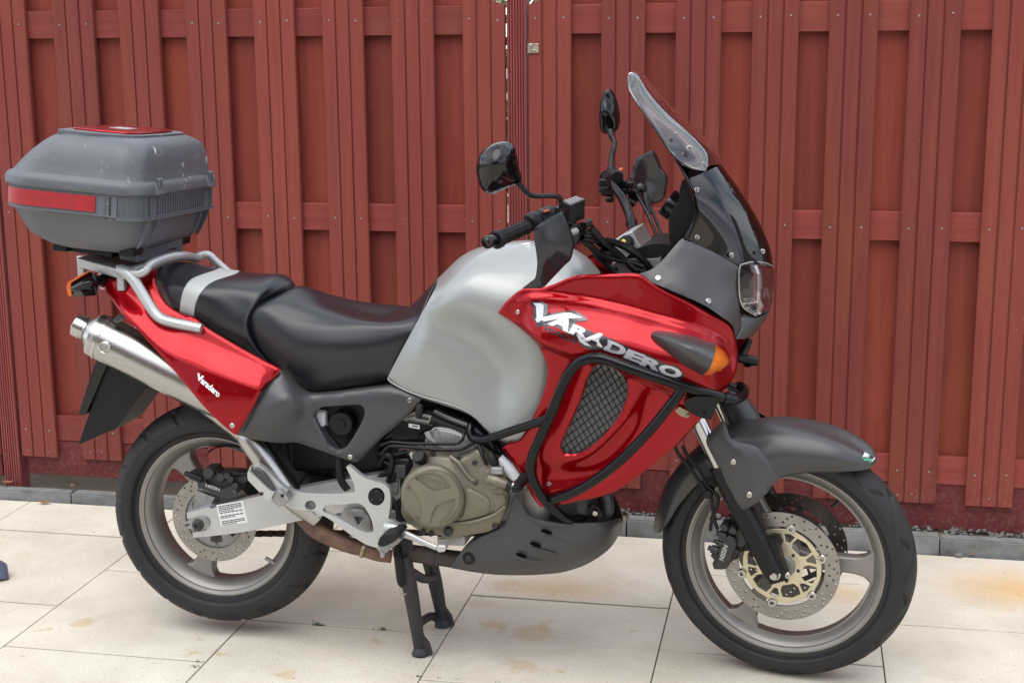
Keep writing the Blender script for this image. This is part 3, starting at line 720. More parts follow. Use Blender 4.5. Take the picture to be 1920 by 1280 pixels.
def pol(r, deg): return (r * math.cos(R_(deg)), r * math.sin(R_(deg)))
def wheel_frame(c, a):
    a = np.asarray(a, float) / np.linalg.norm(a); up = np.array([0, 0, 1.0]); up -= (up @ a) * a; up /= np.linalg.norm(up)
    fw = np.cross(up, a); fw = -fw if fw[0] < 0 else fw
    return np.asarray(c, float), a, fw, up

# ---------------------------------------------------------------- wheels
def tyre(c, a, fw, up, Ro, Rr, hw, rw, style, parent):
    H = Ro - Rr
    prof = [(Rr - .006, rw - .006), (Rr + .003, rw + .001), (Rr + .011, rw + .003), (Rr + .014, rw + .0035), (Rr + .22 * H, hw * .955), (Rr + .40 * H, hw), (Rr + .57 * H, hw * .955), (Rr + .74 * H, hw * .80), (Rr + .87 * H, hw * .58), (Rr + .96 * H, hw * .31), (Ro, 0)]
    full = prof + [(r, -h) for r, h in prof[-2::-1]]
    S = catmull(np.array(full), 6); n = len(S); NA = 600; ang = 2 * np.pi * np.arange(NA) / NA
    L = np.r_[0, np.cumsum(np.linalg.norm(np.diff(S, axis=0), axis=1))]; arc = np.abs(L - L[n // 2]) / L[n // 2]
    r = np.repeat(S[:, 0][None], NA, 0); h = np.repeat(S[:, 1][None], NA, 0); s = h / hw; A = np.repeat(ang[:, None], n, 1); ta = np.repeat(arc[None], NA, 0)
    edge_t = .60
    outer = np.clip((edge_t - ta) / .012, 0, 1)
    def groove(ph, w): f = (ph % 1.0); d = np.minimum(f, 1 - f); return np.clip(1 - (d / w) ** 4, 0, 1)
    sg = np.where(s > 0, .5, 0.); C0 = A / (2 * np.pi)
    if style == 'front':
        g = groove(C0 * 13 + 1.25 * ta + sg, .10) * (ta > .05) * (ta < .50) + groove(C0 * 13 - .9 * ta + .25 + sg, .06) * (ta > .26) * (ta < .46)
        dep = .0085
    else:
        g = groove(C0 * 17 + .75 * ta + sg, .080) * (ta > .20) * (ta < .62) + groove(C0 * 17 - .6 * ta + .4 + sg, .055) * (ta > .05) * (ta < .36)
        dep = .0070
    r = r + outer * .0008 * (ta > .3) + .0007 * ((np.abs(ta - .70) < .006) | (np.abs(ta - .86) < .006)); h = h + np.sign(s) * .0009 * ((np.abs(ta - .70) < .007) | (np.abs(ta - .86) < .006) | (ta < edge_t) * (ta > .5))
    r = r - np.clip(g, 0, 1) * outer * dep
    V = c + a * h[..., None] + fw * (r * np.cos(A))[..., None] + up * (r * np.sin(A))[..., None]
    idx = np.arange(NA * n).reshape(NA, n); i2 = np.roll(idx, -1, 0)
    Fs = np.stack([idx[:, :-1], i2[:, :-1], i2[:, 1:], idx[:, 1:]], -1).reshape(-1, 4)
    me = bpy.data.meshes.new('tyre'); me.vertices.add(NA * n); me.vertices.foreach_set('co', V.reshape(-1)); me.loops.add(len(Fs) * 4); me.loops.foreach_set('vertex_index', Fs.reshape(-1).astype(np.int32))
    me.polygons.add(len(Fs)); me.polygons.foreach_set('loop_start', np.arange(len(Fs), dtype=np.int32) * 4); me.update(calc_edges=True); me.validate(); fix_normals(me)
    return link('tyre', me, 'tyre', parent, 40)
def rim(c, a, fw, up, R, w, parent):
    pr = [(R + .001, w - .002), (R + .0005, w + .001), (R - .004, w + .0015), (R - .0075, w - .0005), (R - .012, w - .003), (R - .0135, w - .008), (R - .020, w - .013), (R - .024, w - .018), (R - .031, w - .026), (R - .036, w * .35)]
    full = pr + [(r, -h) for r, h in pr[::-1]] + [(R - .008, -w * .6), (R - .026, 0), (R - .008, w * .6)]
    return lathe('rim', full, c, a, 'wheel_paint', parent, 96, 28, True)
def three_spoke(c, a, fw, up, R, a0, wd, th, hub, parent, name='wheel'):
    """cast three-spoke centre: each spoke flares into the rim"""
    out = []
    Ri = R - .033
    for k in range(3):
        b = a0 + 120 * k; d = np.array(pol(1, b)); e = np.array([-d[1], d[0]])
        half = [(hub * .8, wd * .60), (hub * 1.4, wd * .50), ((hub + Ri) / 2, wd * .46), (Ri - .045, wd * .50), (Ri - .022, wd * .62), (Ri - .008, wd * .92), (Ri + .004, wd * 1.35)]
        out += [tuple(d * x - e * y) for x, y in half] + [tuple(d * x + e * y) for x, y in half[::-1]]
    pts = np.array(out)
    o = plate2d(name, [pts], c, fw, up, a, -th, th, 'wheel_paint', parent, .007, 35)
    o.modifiers['bevel'].segments = 3
    parts = []
    for k in range(3):       # raised rib along each spoke
        b = a0 + 120 * k; d = fw * math.cos(R_(b)) + up * math.sin(R_(b)); e = -fw * math.sin(R_(b)) + up * math.cos(R_(b))
        for sgn in (1, -1):
            v0 = c + d * hub * 1.2; v1 = c + d * (Ri - .02); V = []
            for q, y in ((v0, wd * .16), (v1, wd * .22)):
                V += [q + e * y + a * sgn * (th - .002), q + a * sgn * (th + .002), q - e * y + a * sgn * (th - .002)]
            parts.append((V, [(0, 1, 4, 3), (1, 2, 5, 4), (0, 2, 1), (3, 4, 5)]))
    for pv, pf in parts[::2] + parts[1::2]: join('spoke_rib', [(pv, pf)], 'wheel_paint', o, 60)
    lathe('hub', [(.012, -th * 2.2), (hub * .75, -th * 2.2), (hub * .85, -th * 1.6), (hub, -th), (hub, th), (hub * .85, th * 1.6), (hub * .75, th * 2.2), (.012, th * 2.2)], c, a, 'wheel_paint', o, 40)
    return o
def disc(c, a, fw, up, R, ri, h, th, m, parent, rows, nh=24, rh=.0032, name='brake_disc', ph=0):
    loops = [circ(R, 72), circ(ri, 60)]
    for j, rr in enumerate(rows):
        for k in range(nh):
            b = 360 / nh * (k + j / len(rows)) + ph
            if (k + 2 * j) % 4 == 3: continue
            loops.append(circ(rh, 8, pol(rr, b)))
    return plate2d(name, loops, c, fw, up, a, h - th / 2, h + th / 2, m, parent)
# rear wheel
cR, aR, fR, uR = wheel_frame(REAR_C, RIGHT)
rw = three_spoke(cR, aR, fR, uR, .230, 8, .050, .020, .055, BK)
rim(cR, aR, fR, uR, .230, .057, rw); tyre(cR, aR, fR, uR, .321, .230, .077, .056, 'rear', rw)
disc(cR, aR, fR, uR, .124, .086, .066, .005, 'disc_steel', rw, (.118, .110, .100), 24, .0031)
car = plate2d('disc_carrier', [circ(.090, 40)] + [[pol(.045, b + 12), pol(.045, b + 48), pol(.070, b + 46), pol(.074, b + 30), pol(.070, b + 14)] for b in range(0, 360, 60)], cR, fR, uR, aR, .056, .062, 'casting', rw, .002)
for b in range(30, 390, 60): bolt(cR + aR * .063 + fR * pol(.080, b)[0] + uR * pol(.080, b)[1], aR, .007, car, 'casting')
lathe('hub_cover', [(.01, .02), (.040, .02), (.042, .066), (.03, .074), (.01, .074)], cR, aR, 'casting', rw, 32)
lathe('sprocket', [(.03, -.075), (.092, -.075), (.094, -.070), (.094, -.066), (.03, -.066)], cR, aR, 'dark_cast', rw, 44)
tube('valve', [cR + fR * pol(.205, -40)[0] + uR * pol(.205, -40)[1] + aR * .034, cR + fR * pol(.178, -40)[0] + uR * pol(.178, -40)[1] + aR * .042], .0055, 'casting', rw, 8)
# front wheel, turned a little to the right
cF, aF, fF, uF = wheel_frame(FRONT_C, S_AX)
fwh = three_spoke(cF, aF, fF, uF, .2553, 0, .046, .017, .045, BK)
rim(cF, aF, fF, uF, .2553, .040, fwh); tyre(cF, aF, fF, uF, .329, .2553, .056, .040, 'front', fwh)
for sgn in (1, -1):
    disc(cF, aF, fF, uF, .148, .110, .066 * sgn, .005, 'disc_steel' if sgn > 0 else 'disc_dark', fwh, (.142, .133, .122), 27, .0033)
    lp = []
    for k in range(72):
        b = 5 * k; d = min((b - 18) % 60, 60 - (b - 18) % 60); lp.append(pol(.101 + .011 * max(0, 1 - d / 9), b))
    holes = []
    for b in range(18, 378, 60):
        holes.append([pol(.056, b + 14), pol(.056, b + 46), pol(.070, b + 50), pol(.088, b + 46), pol(.091, b + 30), pol(.088, b + 14), pol(.070, b + 10)])
        holes.append([pol(.066, b - 4), pol(.066, b + 4), pol(.088, b + 9), pol(.090, b), pol(.088, b - 9)])
    cr_ = plate2d('disc_carrier', [lp] + holes + [circ(.034, 24)], cF, fF, uF, aF, .060 * sgn - .003, .060 * sgn + .003, 'gold' if sgn > 0 else 'dark_cast', fwh, .0012)
    for b in range(18, 378, 60):
        q = cF + fF * pol(.107, b)[0] + uF * pol(.107, b)[1]
        lathe('bobbin', [(.0055, .060), (.0055, .0712), (.0105, .0712), (.0118, .0695), (.0118, .060)] if sgn > 0 else [(.004, -.060), (.009, -.060), (.009, -.0705), (.004, -.0705)], q, aF, 'steel' if sgn > 0 else 'dark_cast', cr_, 14)
    for b in range(48, 408, 60): bolt(cF + fF * pol(.043, b)[0] + uF * pol(.043, b)[1] + aF * .0635 * sgn, aF * sgn, .0052, cr_, 'dark_cast')
lathe('axle_hub', [(.012, -.075), (.031, -.075), (.034, -.07), (.034, .07), (.031, .078), (.012, .078)], cF, aF, 'casting', fwh, 32)
q0 = cF + fF * pol(.2215, 52)[0] + uF * pol(.2215, 52)[1]; d0 = -(fF * pol(1, 52)[0] + uF * pol(1, 52)[1])
tube('valve', [q0 + aF * .0, q0 + d0 * .012 - aF * .004, q0 + d0 * .030 - aF * .012, q0 + d0 * .042 - aF * .02], [.006, .0055, .0045, .0055], 'dark_cast', fwh, 10)

# ---------------------------------------------------------------- front fork, fender, brakes
fk = tube('fork_leg', [T('X', 1452, 1074, .104, 's'), T('X', 1440, 1052, .104, 's'), T('X', 1418, 1006, .104, 's'), T('X', 1385, 944, .104, 's'), T('X', 1350, 872, .104, 's')], [.026, .027, .0285, .0285, .0285], 'satin_black', BK, 24, 5)
tube('stanchion', [T('X', 1352, 876, .104, 's'), T('X', 1290, 748, .104, 's'), T('X', 1215, 592, .104, 's')], .0205, 'chrome', fk, 24, 3)
foot = panel('axle_clamp', 'M', [(700, 780), (790, 990), (805, 1080), (845, 1170), (900, 1155), (1000, 1125), (985, 1090), (960, 1020), (920, 880), (880, 790)], .112, 'satin_black', fr='s', thick=.030, edge=0, res=0, parent=fk, bev=.004, corner=50)
lathe('axle_nut', [(.0, .016), (.009, .016), (.0115, .010), (.0115, .003), (.016, .002), (.017, -.004), (.0, -.004)], T('M', 878, 1078, .114, 's'), S_AX, 'steel', fk, 6 * 3)
bolt(T('M', 990, 1095, .113, 's'), S_AX, .008, fk)
mirror(fk, 's', BK)
# calipers
def plateM(name, outline, o, th, m, parent, bev=.004, crop='M', holes=(), fr='s', corner=40, step=5): return panel(name, crop, outline, o, m, holes, fr, thick=th, edge=0, res=0, parent=parent, bev=bev, corner=corner, step=step)
cal = plateM('brake_caliper', [(440, 770), (490, 745), (540, 770), (552, 830), (530, 880), (510, 930), (500, 985), (470, 1030), (420, 1042), (385, 1030), (368, 985), (395, 930), (395, 870), (430, 830)], .100, .034, 'caliper', BK, .006)
plateM('caliper_body', [(330, 920), (390, 880), (470, 740), (500, 690), (560, 660), (610, 700), (640, 800), (590, 870), (520, 960), (440, 1030), (360, 1035), (345, 985), (365, 960)], .088, .045, 'caliper', cal, .005)
for (u, v, r_, l_) in ((420, 735, .012, .040), (395, 805, .0085, .04), (350, 860, .011, .045)):
    c0 = T('M', u - 40, v - 12, .090, 's'); c1 = T('M', u + 45, v + 18, .090, 's'); tube('piston_cap', [c0, c0 + (c1 - c0) * .3, c0 + (c1 - c0) * .32, c1], [r_ * .62, r_ * .62, r_, r_], 'caliper', cal, 14, 1, 35, True)
for (u, v) in ((455, 665), (530, 690)): lathe('caliper_boss', [(.0, .014), (.009, .014), (.011, .010), (.011, -.02), (.0, -.02)], T('M', u, v, .094, 's'), S_AX, 'caliper', cal, 18)
plateM('caliper_mount', [(500, 590), (545, 580), (600, 610), (640, 700), (720, 830), (740, 880), (620, 880), (560, 905), (535, 960), (520, 940), (560, 870), (600, 800), (570, 700), (490, 640)], .080, .012, 'satin_black', cal, .003)
for (u, v) in ((515, 608), (585, 862), (545, 925)): bolt(T('M', u, v, .084, 's'), S_AX, .009, cal, 'satin_black')
lettering('NISSIN', 'M', (440, 968), (42, -128), (-38, -20), .1003, 'white_print', cal, 's', .0006, .02)
mirror(cal, 's', BK, True)
# brake hoses down the right fork leg
def hose(name, crop, pts, r, m='satin_black', parent=None, fr='s', seg=8, sub=5): return tube(name, [T(*p, fr) if isinstance(p[0], str) else T(crop, *p, fr) for p in pts], r, m, parent or BK, seg, sub)
hose('brake_hose', 'M', [(20, -20, .11), (70, 70, .11), (170, 190, .112), (250, 310, .112), (300, 380, .112), (340, 440, .112), (350, 520, .112), (360, 590, .108), (375, 650, .104), (390, 690, .10)], .0048)
hose('brake_hose', 'M', [(90, -20, .105), (150, 90, .105), (230, 180, .108), (270, 260, .108), (310, 330, .108), (370, 390, .11), (398, 440, .11), (380, 510, .11), (360, 560, .108), (335, 640, .104), (330, 700, .10)], .0048)
hose('speed_cable', 'M', [(240, 0, .06), (240, 100, .06), (265, 180, .07), (280, 300, .085), (320, 380, .09)], .0025)
lathe('hose_clip', [(.0, .012), (.011, .012), (.013, .008), (.013, -.02), (.0, -.02)], T('M', 312, 385, .108, 's'), S_AX, 'satin_black', BK, 16)
# fender
fender = grid('front_fender', 'H', [
    [(1009, 341, .016), (1011, 337, .012), (1013, 334, .006), (1013, 333, 0)],
    [(968, 366, .055), (972, 330, .050), (965, 300, .033), (955, 288, 0)],
    [(850, 377, .080), (855, 320, .083), (850, 256, .056), (845, 222, 0)],
    [(720, 380, .088), (720, 310, .095), (715, 225, .064), (700, 172, 0)],
    [(600, 402, .094), (600, 310, .102), (590, 215, .070), (580, 152, 0)],
    [(500, 440, .098), (490, 340, .108), (485, 230, .074), (490, 158, 0)],
    [(390, 420, .090), (380, 320, .094), (370, 230, .066), (385, 190, 0)],
    [(288, 400, .084), (262, 330, .083), (250, 290, .05), (252, 262, 0)],
    [(180, 500, .084), (158, 450, .080), (130, 400, .05), (122, 412, 0)],
    [(118, 592, .080), (104, 570, .074), (82, 540, .045), (72, 540, 0)],
    [(82, 635, .060), (74, 636, .05), (66, 636, .03), (58, 634, 0)]], 'grey_plastic', 's', BK, 6)
sm = fender.modifiers.new('thickness', 'SOLIDIFY'); sm.thickness = .004; sm.offset = -1
guard = panel('fork_guard', 'H', [(274, 235), (320, 190), (355, 155), (372, 190), (388, 232), (430, 250), (500, 270), (560, 330), (600, 400), (570, 432), (540, 470), (500, 508), (440, 543), (430, 535), (380, 440), (330, 345), (290, 268)],
    [(274, 235, .128), (355, 155, .120), (330, 345, .134), (430, 535, .134), (388, 232, .132), (440, 300, .136), (420, 420, .138), (480, 480, .136), (460, 380, .132), (520, 400, .120), (560, 430, .108), (520, 300, .112), (600, 400, .100), (470, 262, .116)], 'grey_plastic', fr='s', thick=.004, edge=.006, parent=BK, corner=50)
bolts_on(guard, 'M', [(525, 120), (662, 402)], .0078, 's')
mirror(guard, 's', BK)
tube('fork_gaiter', [T('H', 370, 40, -.085, 's'), T('H', 400, 80, -.085, 's'), T('H', 440, 150, -.085, 's'), T('H', 480, 240, -.085, 's')], [.030, .038, .044, .046], 'grey_plastic', fender, 20)
stk = decal('sticker', 'H', [(963, 290), (1008, 316), (985, 346), (948, 322)], [(963, 290, .036), (1008, 316, .024), (985, 346, .042), (948, 322, .050)] and Depth('H', [(963, 290, .034), (1008, 316, .016), (985, 346, .036), (948, 322, .050)]), 'sticker', fender, 's', .006, res=5)
decal('sticker_print', 'H', [(955, 318), (985, 318), (990, 338), (965, 330)], Depth('H', [(963, 290, .034), (1008, 316, .016), (985, 346, .036), (948, 322, .050)]), 'green_print', fender, 's', .010, res=5)
decal('sticker_print', 'H', [(985, 303), (1003, 313), (996, 322), (980, 314)], Depth('H', [(963, 290, .034), (1008, 316, .016), (985, 346, .036), (948, 322, .050)]), 'ink', fender, 's', .010, res=5)

# ---------------------------------------------------------------- fairing
FD = Sum(Depth('F', [(150, 275, .212), (350, 150, .220), (810, 85, .228), (1000, 190, .222), (1150, 270, .204), (1262, 345, .155), (1286, 470, .138), (1284, 545, .150), (1215, 640, .200),
    (330, 300, .216), (700, 430, .232), (1000, 560, .232), (1080, 480, .230), (900, 330, .226), (600, 250, .222),
    (350, 480, .222), (300, 830, .204), (160, 925, .192), (760, 640, .226), (600, 950, .206), (1050, 760, .216), (700, 1128, .178), (340, 1198, .178), (270, 1040, .190), (1105, 790, .196), (520, 640, .212)], .001),
    ledge('F', [(190, 228), (270, 193), (360, 186), (450, 194), (580, 213), (700, 240), (800, 265), (900, 294), (1000, 322), (1100, 353), (1200, 390), (1275, 432)], .013, 15, 45),
    ledge('F', [(200, 315), (300, 292), (450, 296), (700, 342), (900, 396), (1100, 455), (1200, 486), (1275, 515)], .036, 78, 60),
    ledge('F', [(200, 300), (300, 400), (430, 462), (560, 505), (700, 552), (850, 600), (1000, 660), (1180, 715)], -.024, 18, 40),
    valley('F', [(870, 680), (790, 840), (650, 975), (490, 1040), (320, 1055)], -.016, 24),
    valley('F', [(545, 560), (480, 760), (425, 930), (500, 975), (610, 935), (750, 790)], .003, 12))
fairing_out = [(137, 272), (180, 215), (255, 158), (350, 150), (405, 135), (500, 97), (600, 88), (700, 86), (812, 86), (880, 130), (950, 168), (1050, 215), (1150, 270), (1220, 305), (1262, 340), (1276, 390),
    (1284, 440), (1288, 490), (1284, 545), (1268, 585), (1240, 625), (1215, 648), (1180, 700), (1140, 745), (1105, 790), (1000, 903), (900, 985), (800, 1063), (700, 1128), (600, 1160), (530, 1172), (440, 1192), (350, 1201), (335, 1198), (300, 1150), (270, 1090),
    (220, 1010), (175, 945), (158, 922), (190, 895), (240, 882), (290, 800), (340, 700), (370, 605), (374, 530), (350, 465), (310, 410), (260, 360), (200, 312)]
vent_out = [(600, 524), (570, 582), (540, 675), (500, 770), (452, 870), (440, 920), (455, 945), (500, 948), (560, 930), (640, 862), (700, 792), (740, 722), (760, 660), (755, 600), (720, 556), (680, 530), (640, 521)]
fairing = panel('fairing_panel', 'F', fairing_out, FD, 'red_paint', [vent_out], thick=.005, edge=.005, er=6, res=3.6, parent=BK, corner=55)
bolts_on(fairing, 'F', [(233, 268), (382, 1092)], .0068)
# decal
DO = lambda e: (lambda P: FD(P) + e)
black = [(90, 155), (205, 145), (285, 185), (285, 250), (283, 285), (420, 268), (535, 250), (612, 266), (722, 332), (730, 368), (590, 378), (612, 410), (720, 460), (822, 513), (856, 503), (930, 545), (1000, 573), (1180, 660), (1250, 700), (1440, 765), (1640, 868), (1690, 862), (1765, 895), (1812, 985), (1790, 1032), (1700, 1002), (1560, 962), (1500, 945), (1330, 890), (1200, 832), (1125, 790), (1100, 755), (930, 715), (885, 692), (800, 705), (690, 665), (640, 630), (600, 570), (470, 490), (380, 440), (240, 420), (165, 442), (140, 380), (105, 330), (122, 310), (118, 210), (92, 185)]
bdg = decal('decal_backing', 'P', black, FD, 'decal_black', fairing, 'b', .0016, res=7)
decal('decal_shadow', 'P', [(205, 150), (280, 188), (280, 280), (240, 320), (236, 195)], FD, 'decal_grey', fairing, 'b', .0022, res=7)
decal('decal_shadow', 'P', [(535, 255), (610, 268), (716, 334), (724, 364), (585, 372), (520, 345), (650, 335), (668, 324)], FD, 'decal_grey', fairing, 'b', .0022, res=7)
decal('decal_letter', 'P', [(115, 168), (205, 170), (238, 195), (231, 322), (340, 300), (470, 276), (540, 274), (672, 326), (650, 336), (520, 340), (390, 346), (290, 366), (160, 386), (140, 348), (156, 335), (150, 205)], FD, 'decal_silver', fairing, 'b', .0026, res=7)
for ch, p0, pxv, pyv in (('A', (275, 402), (235, 98), (110, -126)), ('R', (512, 502), (205, 72), (60, -100)), ('A', (668, 578), (225, 92), (104, -116)), ('D', (906, 690), (225, 84), (56, -112)), ('E', (1130, 780), (200, 76), (60, -98)), ('R', (1308, 858), (225, 84), (70, -94)), ('O', (1505, 938), (250, 92), (62, -100))):
    lettering(ch, 'P', p0, pxv, pyv, FD, 'decal_silver' if p0[0] < 800 or p0[0] > 1400 else 'decal_silver_dim', fairing, 'b', .0026, .052, 'decal_letter')
decal('decal_letter', 'P', [(600, 510), (640, 545), (775, 660), (700, 640), (640, 600)], FD, 'decal_silver', fairing, 'b', .0025, res=7)
lettering('HONDA', 'P', (228, 474), (368, 160), (22, -58), FD, 'decal_black', fairing, 'b', .0022, .03)
# mesh grille in the vent
VP = smooth_outline(conv('F', vent_out), 6); gb = panel('vent_grille', 'F', vent_out, lambda P: FD(P) - .016, 'grille_back', thick=.004, edge=0, res=14, parent=fairing)
bars = []
for ang, sp in ((R_(62), 9.6), (R_(142), 12.5)):
    dv = np.array([math.cos(ang), math.sin(ang)]); nv = np.array([-dv[1], dv[0]]); c = VP.mean(0); rad = 130
    for k in range(-16, 17):
        t = np.arange(-rad, rad, 4.0); Q = c + nv * k * sp + dv * t[:, None]; ins = pip(Q, VP); 
        if ins.sum() < 2: continue
        runs = np.split(np.where(ins)[0], np.where(np.diff(np.where(ins)[0]) > 1)[0] + 1)
        for r_ in runs:
            if len(r_) > 1: P3 = at_many(Q[r_], FD(Q[r_]) - .009); bars.append(tube_data(P3, .0013, 4, 1, True))
gm = join('grille_mesh', bars, 'satin_black', gb, 60)
fair2 = mirror(fairing, 'b', BK, False); vg2 = mirror(gb, 'b', fair2, True)
# grey cowl between fairing and screen
CD = Depth('F', [('G', 838, 1008, .224), ('G', 900, 985, .205), ('G', 1000, 890, .180), ('G', 1050, 838, .160), ('G', 1200, 905, .150), ('G', 1320, 972, .122), ('L', 875, 300, .118), ('L', 890, 500, .120), ('L', 900, 690, .118), ('L', 850, 780, .140), ('L', 830, 690, .160), ('L', 700, 570, .204), ('L', 500, 450, .222), ('L', 200, 320, .228), ('L', 0, 245, .226), ('L', 500, 250, .196), ('L', 700, 350, .170)])
cowl = panel('front_cowl', 'G', [(832, 1009), (870, 998), (905, 983), (950, 945), (1000, 888), (1035, 848), (1055, 836), (1150, 880), (1200, 905), (1280, 950), (1318, 974), (1318, 1010), (1320, 1100), (1324, 1200), ('L', 895, 560), ('L', 906, 690), ('L', 862, 765), ('L', 848, 792), ('L', 836, 700), ('L', 800, 640), ('L', 700, 570), ('L', 600, 500), ('L', 500, 450), ('L', 380, 398), ('L', 200, 320), ('L', 0, 245)], CD, 'grey_plastic', thick=.004, edge=.003, er=5, parent=BK, corner=50)
bolts_on(cowl, 'L', [(160, 244), (606, 447)], .0082)
mirror(cowl, 'b', BK, False)
# windscreen and clip-on deflector
screen = grid('windscreen', 'G', [[(1055, 838, .158), (1318, 970, .116), (1484, 972, 0)], [(1103, 735, .164), (1325, 862, .104), (1462, 868, 0)], [(1100, 640, .164), (1290, 735, .098), (1402, 735, 0)],
    [(1062, 545, .158), (1230, 610, .094), (1320, 605, 0)], [(1012, 455, .150), (1160, 500, .088), (1232, 482, 0)], [(970, 385, .145), (1110, 415, .08), (1165, 385, 0)]], 'smoked', 'b', BK, 8, True)
sc_pts = []
defl = grid('wind_deflector', 'G', [[(790, 50, .070), (806, 42, .060), (822, 37, 0)], [(786, 95, .105), (832, 66, .076), (850, 52, 0)], [(806, 155, .130), (885, 152, .094), (915, 136, 0)], [(880, 262, .146), (968, 245, .102), (1003, 230, 0)], [(960, 388, .156), (1058, 325, .106), (1088, 316, 0)],
    [(1010, 450, .164), (1130, 400, .110), (1166, 384, 0)], [(1080, 500, .168), (1164, 445, .116), (1212, 432, 0)], [(1160, 516, .166), (1178, 490, .130), (1234, 480, 0)]], 'smoked_light', 'b', BK, 8, True)
for o_ in (screen, defl): s_ = o_.modifiers.new('thickness', 'SOLIDIFY'); s_.thickness = .0035; s_.offset = 0
for u, v, o_ in ((1118, 604, .160), (1120, 832, .152), (1284, 918, .132), (1434, 900, .07)): bolt(T('G', u, v, o_ + .004), (.25, -.95, .15), .0072, screen)
for u, v, o_ in ((1083, 405, .150), (1018, 335, .150), (1148, 478, .158)): bolt(T('G', u, v, o_ + .004), (.25, -.95, .15), .0085 if u == 1083 else .0045, defl)
# headlight
hl_cols = [[(888, 132, .116), (1030, 100, .098), (1190, 142, 0)], [(878, 200, .119), (1068, 190, .098), (1198, 215, 0)], [(880, 300, .120), (1078, 300, .096), (1200, 300, 0)], [(886, 400, .119), (1078, 395, .094), (1195, 400, 0)], [(905, 480, .112), (1080, 480, .086), (1180, 480, 0)], [(1030, 574, .07), (1090, 560, .05), (1150, 528, 0)]]
hl = grid('headlight', 'L', [[(u + (8 if o_ > .06 else -70), v, o_ * .9) for u, v, o_ in c] for c in hl_cols], 'satin_black', 'b', BK, 6)
lensg = grid('headlight_lens', 'L', hl_cols, 'glass', 'b', hl, 8); s_ = lensg.modifiers.new('thickness', 'SOLIDIFY'); s_.thickness = .003
hl.data.transform(Matrix.Translation((-.035, 0, 0)))
rm = [T('L', u, v, o_) for u, v, o_ in ((890, 128, .117), (877, 200, .121), (878, 300, .122), (884, 400, .121), (903, 478, .114), (950, 530, .10), (1030, 578, .07))]
tube('lens_rim', rm, .0022, 'steel', hl, 8)
tube('lens_rim', [T('L', u, v, o_) for u, v, o_ in ((890, 128, .117), (950, 108, .110), (1030, 99, .099), (1120, 112, .06), (1188, 142, .0))], .0018, 'casting', hl, 8)
bq = T('L', 1110, 330, .03); lathe('bulb_holder', [(.0, .03), (.008, .028), (.011, .02), (.011, .0), (.022, -.004), (.026, -.02), (.0, -.02)], np.array([bq[0] - .06, 0, bq[2]]), (1, 0, .05), 'bowl', hl, 20)
for r0, v0 in enumerate((432, 448, 478, 512)):
    for k in range((7, 7, 3, 3)[r0]): decal('lens_print', 'L', [(922 + (0, 0, 34, 24)[r0] + k * 15, v0 - 8 - k), (932 + (0, 0, 34, 24)[r0] + k * 15, v0 - 9 - k), (932 + (0, 0, 34, 24)[r0] + k * 15, v0 - k), (922 + (0, 0, 34, 24)[r0] + k * 15, v0 + 1 - k)], Depth('L', [(900, 400, .117), (1000, 420, .101), (1030, 430, .090), (950, 500, .10), (1000, 520, .085)]), 'white_print', lensg, 'b', .003, res=0)
chin = grid('headlight_surround', 'L', [[(858, 786, .142), (950, 778, .09), (1015, 745, 0)], [(900, 700, .124), (1010, 690, .08), (1095, 640, 0)], [(905, 600, .112), (1040, 610, .07), (1152, 545, 0)], [(915, 560, .098), (1040, 590, .06), (1150, 530, 0)]], 'grey_plastic', 'b', BK, 6)
s_ = chin.modifiers.new('thickness', 'SOLIDIFY'); s_.thickness = .004
# indicator pod
def fd(u, v, e): return float(FD(np.array([px('L', u, v)]))[0]) + e
def onf(rows): return [[(u, v, fd(u, v, e)) for u, v, e in c] for c in rows]
pod = grid('front_indicator', 'L', onf([[(95, 750, .003), (95, 751, .005), (96, 752, .006), (96, 754, .005), (96, 756, .003)], [(125, 714, .000), (134, 727, .018), (140, 752, .026), (140, 780, .018), (130, 800, .000)], [(250, 716, .001), (262, 745, .036), (265, 795, .050), (255, 850, .036), (230, 890, .000)], [(450, 756, .002), (460, 800, .054), (450, 865, .076), (425, 950, .052), (380, 1010, .000)], [(668, 826, .003), (672, 880, .070), (655, 955, .098), (615, 1050, .066), (552, 1112, .000)]]), 'grey_plastic', 'b', BK, 8, False)
ilens = grid('indicator_lens', 'L', onf([[(666, 830, .002), (670, 880, .066), (653, 955, .093), (613, 1050, .062), (554, 1108, .000)], [(742, 890, .002), (738, 930, .054), (715, 985, .076), (680, 1060, .050), (640, 1100, .000)], [(785, 950, .002), (780, 975, .030), (770, 1010, .042), (752, 1040, .028), (730, 1060, .000)], [(796, 990, .002), (795, 995, .003), (793, 1000, .004), (790, 1006, .003), (788, 1012, .002)]]), 'orange_lens', 'b', pod, 8, False)
ilens.data.transform(Matrix.Translation((0, 0, 0)))
rib = [tube_data([T('L', 655 + 18 * k, 850 + 13 * k, fd(655 + 18 * k, 850 + 13 * k, .022)), T('L', 640 + 20 * k, 955 + 8 * k, fd(640 + 20 * k, 955 + 8 * k, .085 - .009 * k)), T('L', 570 + 28 * k, 1090 - 4 * k, fd(570 + 28 * k, 1090 - 4 * k, .018))], .0012, 5, 6) for k in range(1, 6)]
join('lens_rib', rib, 'orange_lens', ilens)
mirror(pod, 'b', BK)
